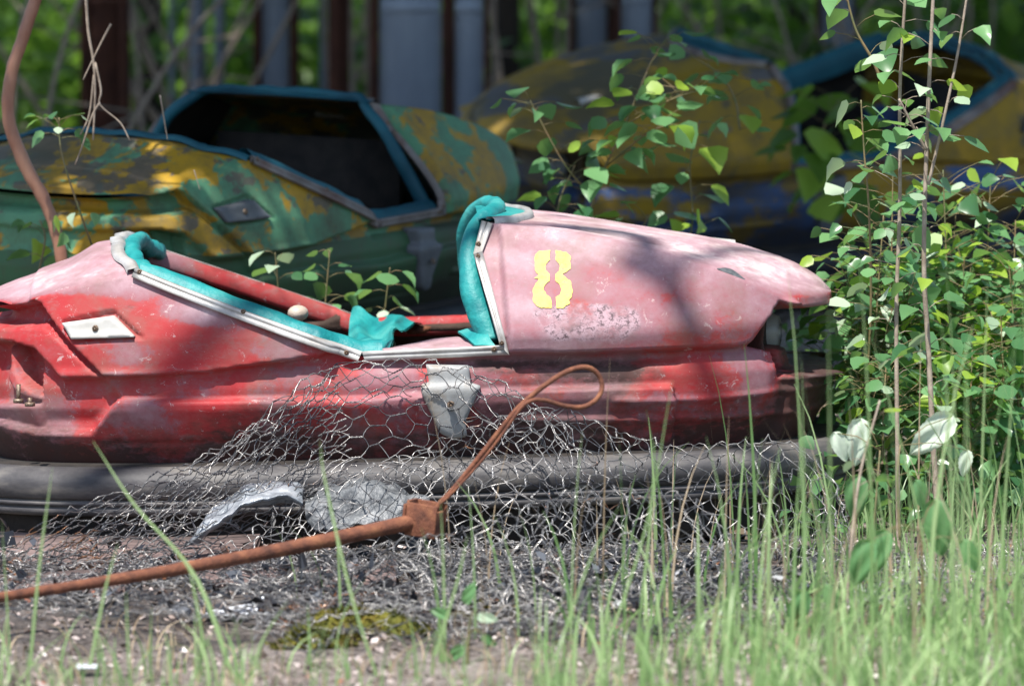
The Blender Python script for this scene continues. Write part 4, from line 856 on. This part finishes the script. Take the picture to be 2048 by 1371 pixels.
def netting(name, G, la, lb, label, seed, wx=.042, swap=False, jit=.004, lumps=.012, r=.00105, drop=.02, m='wire', group='crumpled chicken wire'):
    """G (na,nb,3) control grid; la, lb: real lengths of the sheet along both directions"""
    rs = np.random.default_rng(seed); G = np.asarray(G, float)
    tw, h = wx*.36, wx*.86
    LX, LY = (lb, la) if swap else (la, lb)
    nc, nr = int(LX/wx)+1, int(LY/h)+1
    def f(x, y):
        a, b = (y/la, x/lb) if swap else (x/la, y/lb)
        a = np.clip(a, 0, 1)*(G.shape[0]-1); b = np.clip(b, 0, 1)*(G.shape[1]-1); i = np.minimum(a.astype(int), G.shape[0]-2); j = np.minimum(b.astype(int), G.shape[1]-2); s = (a-i)[..., None]; t = (b-j)[..., None]
        return (G[i, j]*(1-s)*(1-t)+G[i+1, j]*s*(1-t)+G[i, j+1]*(1-s)*t+G[i+1, j+1]*s*t)
    c, q = np.meshgrid(np.arange(nc), np.arange(nr), indexing='ij'); x0 = c*wx+(q % 2)*wx/2; y0 = q*h
    N0 = np.stack([x0, y0], -1); N1 = np.stack([x0, y0+tw], -1)
    def pos(N):
        P = f(N[..., 0], N[..., 1]); return P
    J = lambda P: P+rs.normal(0, jit, P.shape)
    P0, P1 = J(pos(N0)), J(pos(N1))
    mid = .5*(P0+P1); nz = np.stack([vnoise(mid.reshape(-1, 3), 9, seed+k*7.7).reshape(nc, nr) for k in range(3)], -1)*lumps
    P0 += nz; P1 += nz; P0[..., 2] = np.maximum(P0[..., 2], .004); P1[..., 2] = np.maximum(P1[..., 2], .004)
    keep = rs.uniform(size=(nc, nr)) > drop
    A_, B_ = P0[keep], P1[keep]; t = np.linspace(0, 1, 7)[None, :, None]; L = A_[:, None]+(B_-A_)[:, None]*t
    d = (B_-A_); d /= np.linalg.norm(d, axis=1, keepdims=True)+1e-9; n1 = np.cross(d, [.3, .2, .93]); n1 /= np.linalg.norm(n1, axis=1, keepdims=True)+1e-9; n2 = np.cross(d, n1)
    VV, FF, b = [], [], 0
    for ph in (0, math.pi):
        an = t*math.pi*3.0+ph; Q = L+r*1.15*(np.cos(an)*n1[:, None]+np.sin(an)*n2[:, None]); V, F = batch_tubes(Q, r); VV.append(V); FF.append(F+b); b += len(V)
    e0, e1 = [], []
    for qq in range(nr-1):
        for sgn in (0, 1):
            ci = np.arange(nc); cj = ci+(sgn if qq % 2 else sgn-1); ok = (cj >= 0) & (cj < nc) & (rs.uniform(size=nc) > drop)
            e0.append(P1[ci[ok], qq]); e1.append(P0[cj[ok], qq+1])
    e0 = np.concatenate(e0); e1 = np.concatenate(e1); t3 = np.linspace(0, 1, 4)[None, :, None]; L = e0[:, None]+(e1-e0)[:, None]*t3
    L[:, 1:-1] += rs.normal(0, 1, (len(L), 1, 3))*.0028; V, F = batch_tubes(L, r*.95); VV.append(V); FF.append(F+b)
    ok = np.linalg.norm(e1-e0, axis=1) < .2
    V = np.vstack(VV); o = mesh(name, V, np.vstack(FF), MT[m], None, True, {'tint': np.zeros(len(V))}); return tag(o, label, 'wire netting', group)
def drape(ridge, na, front, ground_run, back=.08, fall=.5, seed=0, fold=.02):
    """profile sheet hanging from a ridge line down to the ground and forward over it"""
    Rg = resample(smooth_path(px_path(ridge), 60), na); rs = np.random.default_rng(seed); G = []
    nb = 40
    for i, p in enumerate(Rg):
        z = max(p[2], .02); pr = [p+[0, back, -back*1.1], p+[0, back*.4, -back*.2], p]
        for t in np.linspace(.12, 1, 9): pr.append(np.array([p[0]+.02*t*math.sin(i*.5), p[1]-(front+fall*z)*t**1.2, z*(1-t)+.012]))
        e = pr[-1]
        for t in np.linspace(.2, 1, 5): pr.append(e+[0, -ground_run*t, .01])
        G.append(resample(np.array(pr), nb))
    G = np.array(G); X_, Y_ = np.meshgrid(np.linspace(0, 1, na), np.linspace(0, 1, nb), indexing='ij')
    G[..., 1] += fold*np.sin(X_*17+Y_*3+seed)+fold*.6*np.sin(X_*39-Y_*6); G[..., 2] += fold*.5*np.sin(X_*23+Y_*9+seed)*Y_
    la = np.linalg.norm(np.diff(G[:, nb//3], axis=0), axis=1).sum(); lb = np.linalg.norm(np.diff(G[na//2], axis=0), axis=1).sum(); return G, la, lb
r1 = [(-60, 1178, -.60), (60, 1128, -.50), (200, 1045, -.38), (380, 935, -.25), (470, 870, -.20), (560, 795, -.16), (640, 738, -.12), (720, 713, -.10), (850, 718, -.10), (960, 744, -.12), (1060, 792, -.15), (1130, 850, -.18), (1210, 930, -.26)]
G, la, lb = drape(r1, 60, .08, .30, .10, .55, 1); netting('chicken_wire', G, la*1.05, lb, 'tall hump of chicken wire leaning on the red car below its cockpit', 1, swap=True, wx=.043)
r2 = [(520, 1010, -.36), (640, 965, -.33), (800, 905, -.30), (950, 852, -.28), (1080, 818, -.26), (1160, 826, -.26), (1250, 852, -.27), (1350, 886, -.28), (1450, 886, -.28), (1560, 876, -.28), (1640, 926, -.28), (1700, 1010, -.30)]
G, la, lb = drape(r2, 70, .14, .70, .10, 1.3, 2, .03); netting('chicken_wire', G, la*1.05, lb, 'wide curtain of chicken wire before the bumper, right of the rod loop', 2, wx=.045, jit=.004, lumps=.018)
r4 = [(540, 1180, -1.02), (640, 1120, -1.0), (760, 1085, -.98), (900, 1060, -.98), (1040, 1015, -.95), (1160, 965, -.9), (1260, 960, -.9), (1380, 1000, -.9), (1500, 1080, -.9)]
G, la, lb = drape(r4, 50, .12, .40, .05, .7, 7, .03); netting('chicken_wire', G, la*1.1, lb*1.05, 'nearest fold of chicken wire, right below the rusty clamp', 7, wx=.046, jit=.005, lumps=.022)
# squeezed diagonal bundle at the left
P0, P1 = at(-80, 1180, -.62), at(700, 838, -.15); G = np.zeros((40, 16, 3))
for i, s in enumerate(np.linspace(0, 1, 40)):
    c = P0+(P1-P0)*s; c[2] += .015*math.sin(s*7); wd = .035+.075*s
    for j, t in enumerate(np.linspace(-1, 1, 16)): G[i, j] = c+np.array([.02*t, -.05*math.sin(j*2.1)-.06*(t+1)*.5, -wd*t*.9-.01])
G[..., 2] = np.maximum(G[..., 2], .006); netting('chicken_wire', G, .95, .50, 'tightly squeezed bundle of wire running down to the lower left corner', 4, wx=.040, swap=True, jit=.003, lumps=.006, group='crumpled chicken wire')
for nm, (x0, x1, y0, y1), lab, sd in (('chicken_wire', (-.25, 1.15, -1.40, -.40), 'flattened mat of dark wire on the soil below the pipe', 5), ('chicken_wire', (.85, 2.35, -1.25, -.30), 'flattened mat of pale wire on the soil under the tall grass', 6)):
    na, nb = 60, 36; a_, b_ = np.meshgrid(np.linspace(0, 1, na), np.linspace(0, 1, nb), indexing='ij'); Xg, Yg = x0+(x1-x0)*a_, y0+(y1-y0)*b_
    P = np.stack([Xg.ravel(), Yg.ravel(), 0*Xg.ravel()], 1); Zg = .028+.045*np.abs(vnoise(P, 4.5, sd)).reshape(na, nb)+.03*np.abs(vnoise(P, 13, sd)).reshape(na, nb); Zg *= 1.0 if sd != 8 else 1.7
    Xg = Xg+.05*vnoise(P, 3, sd+2).reshape(na, nb); Yg = Yg+.07*vnoise(P, 3, sd+4).reshape(na, nb)
    netting(nm, np.stack([Xg, Yg, Zg], -1), (x1-x0)*1.5, (y1-y0)*1.35, lab, sd, wx=.050, r=.0011, swap=(sd != 6), jit=.005, lumps=.02)
# rusty pipe with clamp and bent rod
PD = -.42; pa = at(-70, 1203, -1.40); pb = at(836, 1040, -.47+PD)
pipe = thing('rusty_pipe', tuple(pa), 'tapering rusty pipe lying over the wire with a clamp on its end', 'pipe')
P = np.array([pa+(pb-pa)*t+[0, 0, -.010*math.sin(t*3.1)] for t in np.linspace(0, 1, 60)]); rr = np.interp(np.linspace(0, 1, 60), [0, .3, .7, 1], [.0085, .0105, .0135, .0145])
V, F = tube_vf(P, rr, 16); V += vnoise(V, 40, 1)[:, None]*.0006; mesh('shaft', V, F, MT['rust'], pipe)
a = Acc(); cc = at(852, 1038, -.475+PD); yaw = Matrix.Rotation(R(-24), 3, 'Z') @ Matrix.Rotation(R(6), 3, 'Y'); yw = np.array(yaw)
for (o, sz) in (((0, -.022, 0), (.062, .005, .062)), ((0, .022, .004), (.062, .005, .056)), ((-.031, 0, .004), (.005, .040, .060)), ((.026, 0, -.004), (.005, .040, .046)), ((0, 0, -.028), (.060, .042, .005)), ((-.036, -.012, .006), (.006, .022, .040))): a.box(cc+yw@np.array(o), sz, yw)
cl = a.build('clamp', MT['rust'], pipe, False); bm_ = cl.modifiers.new('b', 'BEVEL'); bm_.width = .0018; bm_.segments = 2
rod = smooth_path(px_path([(x_, y_, Y__+PD) for x_, y_, Y__ in [(866, 1036, -.47), (880, 1006, -.47), (905, 980, -.47), (960, 912, -.47), (1008, 850, -.47), (1040, 812, -.47), (1090, 770, -.46), (1135, 742, -.45), (1172, 734, -.44), (1196, 748, -.43), (1204, 774, -.43), (1193, 798, -.44), (1166, 813, -.45), (1130, 811, -.46), (1090, 800, -.47), (1062, 801, -.476), (1040, 818, -.482), (1005, 868, -.484), (960, 925, -.484), (905, 985, -.48), (880, 1008, -.478)]]), 200)
n = len(rod); rr = np.interp(np.linspace(0, 1, n), [0, .3, .6, .75, .85, 1], [.0052, .0050, .0046, .0040, .0030, .0024])
tube('bent_rod', rod, rr, MT['rust'], pipe, 9)
# boards half buried under the wire
MT['board'] = rough_mat('weathered mauve board', (.12, .085, .08), (.23, .165, .155), 9, .9, 0, .003, sc3=(1, 5, 1))
def board(x0, x1, y0, y1, z, label, seed):
    rs = np.random.default_rng(seed); n = 24; t = np.linspace(0, 1, n); up = np.stack([x0+(x1-x0)*t, y1+rs.normal(0, .006, n), np.full(n, z)], 1); dn = np.stack([x0+(x1-x0)*t+rs.normal(0, .004, n), y0+rs.normal(0, .006, n), np.full(n, z)], 1)
    up[:, 2] += .008*np.sin(t*5+seed); dn[:, 2] += .008*np.sin(t*5+seed); V = np.stack([dn-[0, 0, .018], dn, up, up-[0, 0, .018]], 1).reshape(-1, 3); F = np.vstack([grid_faces(n, 4, True)[:, ::-1], [[0, 1, 2, 3], [4*n-1, 4*n-2, 4*n-3, 4*n-4]]])
    tag(mesh('board', V, F, MT['board'], None, False), label, 'board', 'flat boards under the wire')
board(-.30, .52, -.42, -.02, .026, 'wide flat board on the soil below the left bumper', 1)
board(.42, .80, -.72, -.44, .020, 'short board showing through the wire under the pipe', 2)
board(-.25, .30, -.86, -.60, .018, 'dark strip of board at the lower left under the wire', 3)
# crumpled grey sheeting
def foil():
    x = M('crumpled grey sheeting'); n = x.noise(14, 5, .7); c = x.ramp(n, [(.35, (.10, .12, .14)), (.55, (.33, .36, .40)), (.7, (.50, .52, .54))]); x.set(c, .35, .25, .7); x.bump(x.noise(34, 5, .7), .006); return x.m
MT['foil'] = foil(); MT['foil2'] = rough_mat('dull dark sheeting', (.03, .032, .038), (.12, .13, .14), 14, .5, .1, .006, third=(.26, .27, .28))
def crumple(name, net, label, cat, m, seed, amp=.012, n=(50, 26), group=None):
    G = np.array([[at(*q) for q in r] for r in net])
    def up(Gr, k, ax):
        Gr = np.moveaxis(Gr, ax, 0); sh = Gr.shape; f = resample(smooth_path(Gr.reshape(sh[0], -1), k*2), k); return np.moveaxis(f.reshape(k, *sh[1:]), 0, ax)
    G = up(up(G, n[0], 0), n[1], 1); V = G.reshape(-1, 3); q = np.abs(vnoise(V, 16, seed))-.2
    V = V+np.stack([vnoise(V, 20, seed+3)*.6, q*.8, vnoise(V, 24, seed+5)], 1)*amp+np.stack([0*q, vnoise(V, 60, seed+1), vnoise(V, 55, seed+2)], 1)*amp*.45
    V[:, 2] = np.maximum(V[:, 2], .006); gf = grid_faces(*n); V2_ = V+[0, .004, -.003]; o = mesh(name, np.vstack([V, V2_]), np.vstack([gf, gf[:, ::-1]+len(V)]), MT[m], None, False); return tag(o, label, cat, group)
crumple('crumpled_sheet', [[(372, 1085, -.36), (430, 1012, -.33), (500, 972, -.28), (560, 958, -.26), (606, 965, -.26)], [(385, 1085, -.40), (440, 1035, -.40), (505, 1000, -.38), (565, 985, -.36), (604, 998, -.35)], [(395, 1085, -.38), (450, 1040, -.37), (510, 1010, -.35), (565, 1000, -.33), (600, 1010, -.33)]][::-1], 'pale grey crumpled sheet arching under the wire left of the clamp', 'sheet', 'foil', 3)
crumple('crumpled_sheet', [[(610, 1000, -.26), (680, 965, -.24), (760, 962, -.24), (850, 990, -.26)], [(612, 1010, -.34), (690, 985, -.36), (770, 990, -.36), (860, 1010, -.34)], [(620, 1060, -.38), (700, 1050, -.42), (780, 1050, -.42), (860, 1050, -.38)]][::-1], 'darker crumpled sheet under the wire above the clamp', 'sheet', 'foil2', 9, .022)
MT['white'] = M('white plastic').set((.74, .78, .84), .35).m
crumple('plastic_scrap', [[(415, 1232, -1.05), (450, 1215, -1.02), (500, 1203, -1.0), (530, 1188, -.98)], [(410, 1244, -1.12), (455, 1240, -1.12), (500, 1226, -1.10), (528, 1206, -1.05)]], 'bright white plastic scrap on the dark soil', 'scrap', 'white', 4, .006, (14, 26))
crumple('plastic_scrap', [[(155, 1333, -1.75), (180, 1333, -1.75), (196, 1338, -1.75)], [(152, 1341, -1.8), (180, 1343, -1.8), (196, 1343, -1.8)]], 'tiny white scrap near the lower left corner', 'scrap', 'white', 5, .003, (8, 12))
# moss cushions
MT['moss'] = rough_mat('orange green moss', (.03, .05, .008), (.13, .12, .012), 16, .95, 0, .006, third=(.17, .07, .010))
for i, (x, y, wd, dp, hh, lab) in enumerate([(715, 1268, .125, .05, .042, 'larger orange green moss cushion below the clamp'), (630, 1288, .07, .03, .020, 'low flat moss cushion left of the larger one'), (975, 1238, .05, .03, .022, 'small green moss cushion right of the larger one')]):
    c = on_ground(x, y); nu_, nv_ = 48, 14; ph = np.linspace(0, 2*np.pi, nu_, endpoint=False); V = []
    for k in range(nv_):
        q = k/(nv_-1)*math.pi/2; V.append(np.stack([c[0]+wd*np.cos(ph)*math.cos(q), c[1]+dp*np.sin(ph)*math.cos(q), np.full(nu_, c[2]+hh*math.sin(q)-.004)], 1))
    V = np.vstack(V); V += vnoise(V, 24, i)[:, None]*[.02, .012, .02]+vnoise(V, 90, i)[:, None]*[.004, .004, .006]; V[:, 2] = np.maximum(V[:, 2], -.01)
    nb_ = 1600; k = rng.integers(0, len(V), nb_); bP = V[k]+rng.normal(0, .004, (nb_, 3)); bV, bF = leaves_vf(bP, rng.normal(0, .5, (nb_, 3))+[0, -.3, .8], rng.uniform(.004, .010, nb_), rs=rng, simple=True)
    f = grid_faces(nv_, nu_, True); o = mesh('moss_cushion', np.vstack([V, bV]), np.vstack([f, bF+len(V)]), MT['moss']); tag(o, lab, 'moss', 'moss cushions')
# dark foil scraps and litter
def chips(name, n, box, size, cols, label, seed, zs=.0, pile=None, flat=.4, rough=.6, aspect=2.0):
    rs = np.random.default_rng(seed); x = M(name.replace('_', ' ')); c = x.ramp(x.attr('tint'), cols, 'CONSTANT'); x.set(c, rough)
    P = np.stack([rs.uniform(box[0], box[1], n), rs.uniform(box[2], box[3], n), np.zeros(n)], 1); nn = vnoise(P*[1, 1, 1], 2.5, seed); P = P[nn > -.22]; n = len(P); P[:, 2] = ground_z(P[:, 0], P[:, 1])+zs*rs.uniform(0, 1, n)**2+.003
    if pile: P[:, 2] += pile*np.clip(vnoise(P, 5, seed+1), 0, 1)*rs.uniform(0, 1, n)
    D = rs.normal(0, 1, (n, 3))*[1, 1, flat]; V, F = leaves_vf(P, D, size*rs.uniform(.3, 1.6, n)**1.3, rs=rs, simple=True); V = V.reshape(n, 4, 3); m = V.mean(1, keepdims=True); V[:, 1::2] = m+(V[:, 1::2]-m)*rs.uniform(1/aspect*.5, 1.1, (n, 1, 1)); V[..., 2] += rs.uniform(-.002, .004, (n, 4))
    o = mesh(name, V.reshape(-1, 3), F, x.m, None, False, {'tint': np.repeat(rs.uniform(0, 1, n), 4)}); return tag(o, label, 'litter', kind='stuff')
chips('foil_scraps', 2300, (-.2, 1.75, -1.2, -.16), .027, [(0, (.010, .012, .018)), (.45, (.025, .028, .036)), (.80, (.10, .11, .13)), (.95, (.40, .41, .43)), (.975, (.15, .07, .04))], 'dark torn foil and ash heaped under the chicken wire', 1, .02, .14, 1.0, .35)
chips('litter', 19000, (-.6, 2.7, -2.9, .1), .013, [(0, (.10, .075, .06)), (.3, (.30, .24, .22)), (.6, (.45, .38, .36)), (.8, (.05, .035, .03)), (.92, (.62, .56, .54)), (.97, (.30, .10, .05))], 'dry leaf litter and bark crumbs on the soil', 2, .006)
chips('dead_leaves', 9000, (-3, 5, .0, 7), .05, [(0, (.06, .045, .03)), (.4, (.12, .09, .06)), (.75, (.20, .15, .10)), (.93, (.05, .08, .02))], 'brown dead leaves on the rink slab behind the red car', 3, .02)
def blades(n, fx, fy, hh, wd, lean, seed, seg=5, path=None):
    rs = np.random.default_rng(seed); X0, Y0 = fx(rs, n), fy(rs, n); n = len(X0); H = hh(rs, n); a = rs.uniform(0, 2*np.pi, n); k = rs.uniform(.02, lean, n)*H; W = rs.uniform(.45, 1.0, n)**1.5*wd*1.9
    t = np.linspace(0, 1, seg+1)[None, :, None]; B0 = np.stack([X0, Y0, ground_z(X0, Y0)-.005], 1)[:, None]; dx = np.stack([np.cos(a), np.sin(a)*.6, 0*a], 1)[:, None]
    C_ = B0+np.array([0, 0, 1.])*H[:, None, None]*(t-.18*t**3*(k/H)[:, None, None]*2)+dx*k[:, None, None]*t**2.2
    s = np.stack([np.cos(a+1.57+rs.uniform(-.9, .9, n)), .5*np.sin(a+1.57), 0*a], 1); s /= np.linalg.norm(s, axis=1)[:, None]; ww = W[:, None, None]*(1-t**1.6*.93)
    V = np.stack([C_-s[:, None]*ww, C_+s[:, None]*ww], 2); f = np.array([[2*i, 2*i+1, 2*i+3, 2*i+2] for i in range(seg)]); F = (f[None]+(np.arange(n)*(seg+1)*2)[:, None, None]).reshape(-1, 4)
    return V.reshape(-1, 3), F, np.repeat(rs.uniform(0, 1, n), (seg+1)*2)
def grass(name, batches, label, m='grass'):
    a = Acc()
    for b in batches: V, F, t = b; a.add(V, F, t)
    o = a.build(name, MT[m]); return tag(o, label, 'grass', kind='stuff')
dens = lambda rs, n: 2.35-1.35*rs.power(1.0, n)**1.0*rs.uniform(0, 1, n)**.35
grass('grass', [
    blades(520, lambda r, n: 1.25+1.05*r.beta(1.7, 1.0, n), lambda r, n: r.uniform(-4.0, -1.15, n), lambda r, n: r.uniform(.06, .40, n)**1.4+.03, .0030, .9, 1),
    blades(900, lambda r, n: r.uniform(-.1, 2.2, n), lambda r, n: r.uniform(-3.4, -1.75, n), lambda r, n: r.uniform(.03, .15, n), .0019, .8, 2),
    blades(34, lambda r, n: 1.15+1.05*r.beta(1.6, 1.0, n), lambda r, n: r.uniform(-1.2, -.35, n), lambda r, n: r.uniform(.20, .52, n), .0024, .4, 3),
    blades(24, lambda r, n: r.uniform(.55, 1.5, n), lambda r, n: r.uniform(-1.9, -.9, n), lambda r, n: r.uniform(.15, .42, n), .0023, .4, 4),
    blades(1000, lambda r, n: 1.05+1.15*r.beta(1.6, 1.0, n), lambda r, n: r.uniform(-2.5, -1.3, n), lambda r, n: r.uniform(.04, .20, n), .0024, .9, 15),
    blades(34, lambda r, n: r.uniform(1.5, 2.1, n), lambda r, n: r.uniform(-2.6, -1.5, n), lambda r, n: r.uniform(.35, .75, n), .0023, .22, 5),
    blades(700, lambda r, n: 1.55+.75*r.beta(1.4, 1.0, n), lambda r, n: r.uniform(-1.2, .3, n), lambda r, n: r.uniform(.04, .20, n), .0018, .6, 6)], 'fresh green grass thickening to the lower right')
grass('dry_grass', [blades(120, lambda r, n: .9+1.3*r.beta(1.5, 1.0, n), lambda r, n: r.uniform(-2.2, -.3, n), lambda r, n: r.uniform(.12, .50, n), .0014, .35, 8), blades(700, lambda r, n: r.uniform(-.2, 2.3, n), lambda r, n: r.uniform(-2.6, -1.2, n), lambda r, n: r.uniform(.02, .10, n), .0014, 1.2, 9)], 'dry beige grass stalks among the green ones', 'dry')
# the single long blades that stand in front on the left and centre
a = Acc()
for pts, wd in [([(480, 1400, -1.9), (395, 1160, -1.85), (270, 1010, -1.8), (186, 882, -1.75)], .0042), ([(60, 1330, -1.8), (80, 1120, -1.8), (105, 935, -1.8)], .0030), ([(20, 1310, -1.7), (12, 1180, -1.7), (4, 1040, -1.7)], .0016), ([(420, 1360, -1.9), (390, 1190, -1.9), (378, 1140, -1.9)], .0028), ([(180, 1330, -1.9), (210, 1180, -1.9), (236, 1085, -1.9)], .003), ([(262, 1390, -2), (255, 1270, -2), (252, 1180, -2)], .0024), ([(500, 1380, -2), (520, 1290, -2), (575, 1200, -2)], .003), ([(760, 1371, -1.9), (700, 1180, -1.9), (650, 960, -1.85), (640, 880, -1.85)], .0028), ([(870, 1310, -1.9), (915, 1160, -1.9), (935, 1070, -1.9)], .0028), ([(1200, 1330, -1.8), (1290, 1060, -1.8), (1345, 760, -1.8)], .0026), ([(1270, 1320, -1.6), (1300, 1050, -1.6), (1310, 880, -1.6)], .0028), ([(1990, 1330, -1.6), (2010, 1000, -1.6), (2030, 700, -1.6)], .003), ([(1900, 1350, -1.6), (1830, 1000, -1.6), (1745, 680, -1.6)], .0024), ([(30, 1371, -1.9), (90, 1300, -1.9), (150, 1250, -1.9)], .002), ([(1500, 1100, -1.5), (1620, 1045, -1.5), (1700, 1030, -1.5)], .0022), ([(1110, 1320, -1.9), (1180, 1120, -1.9), (1240, 1010, -1.9)], .0026), ([(1950, 1340, -1.4), (1965, 900, -1.4), (1975, 560, -1.4)], .0026)]:
    P = smooth_path(px_path(pts), 16); n = len(P); t = np.linspace(0, 1, n)[:, None]; s = np.array([1, -.25, .15])*wd*(1-t**1.7*.9); V = np.stack([P-s, P+[0, -.0008, 0], P+s], 1).reshape(-1, 3); a.add(V, grid_faces(n, 3), .6)
tag(a.build('long_grass', MT['grass']), 'single long grass blades bending up in front of the rubbish', 'grass', kind='stuff')
big_leaves('seedling', 'small bright green seedling in the gravel below the moss', [(935, 1330, -1.7), (938, 1260, -1.7), (945, 1220, -1.7)], [(930, 1205, -1.7, .04, .2, .5, 'aspen'), (900, 1228, -1.7, .035, -1, .2, 'aspen'), (955, 1232, -1.7, .035, 1, -.1, 'pale'), (925, 1290, -1.7, .04, -.6, -.7, 'aspen'), (965, 1270, -1.7, .03, .8, -.6, 'aspen')], None)
# far-left tree whose bough shades the hood (stands outside the picture)
h1, h2, h3, h4 = at(1150, 455, .28), at(1450, 700, .0), at(1360, 580, .12), at(1510, 485, .42); Ls = np.array(SUNV)*6.2
bt = thing('tree', (-2.7, -3.4, 0), 'tree outside the picture whose bough shades the pink hood', 'tree')
P = smooth_path(np.array([[-2.7, -3.4, -.1], [-2.65, -3.35, 2.5], [-2.5, -3.2, 5.0], [-2.3, -3.0, 6.2]]), 16); V, F = tube_vf(P, np.linspace(.13, .06, len(P)), 10); mesh('trunk', V, F, MT['bark'], bt)
a = Acc(); Q = smooth_path(np.array([P[-3], (P[-3]+h1+Ls)/2+[0, 0, .1], h1+Ls, (h1+h2)/2+Ls+[.02, 0, 0], h2+Ls, h2+Ls+[.3, 0, -.1]]), 30); a.tube(Q, np.linspace(.040, .024, len(Q)), 8)
Q = smooth_path(np.array([(h1+h2)/2+Ls-[.05, 0, 0], h3+Ls, h4+Ls, h4+Ls+[.2, .2, .1]]), 16); a.tube(Q, np.linspace(.024, .016, len(Q)), 7); a.build('limbs', MT['bark'], bt)
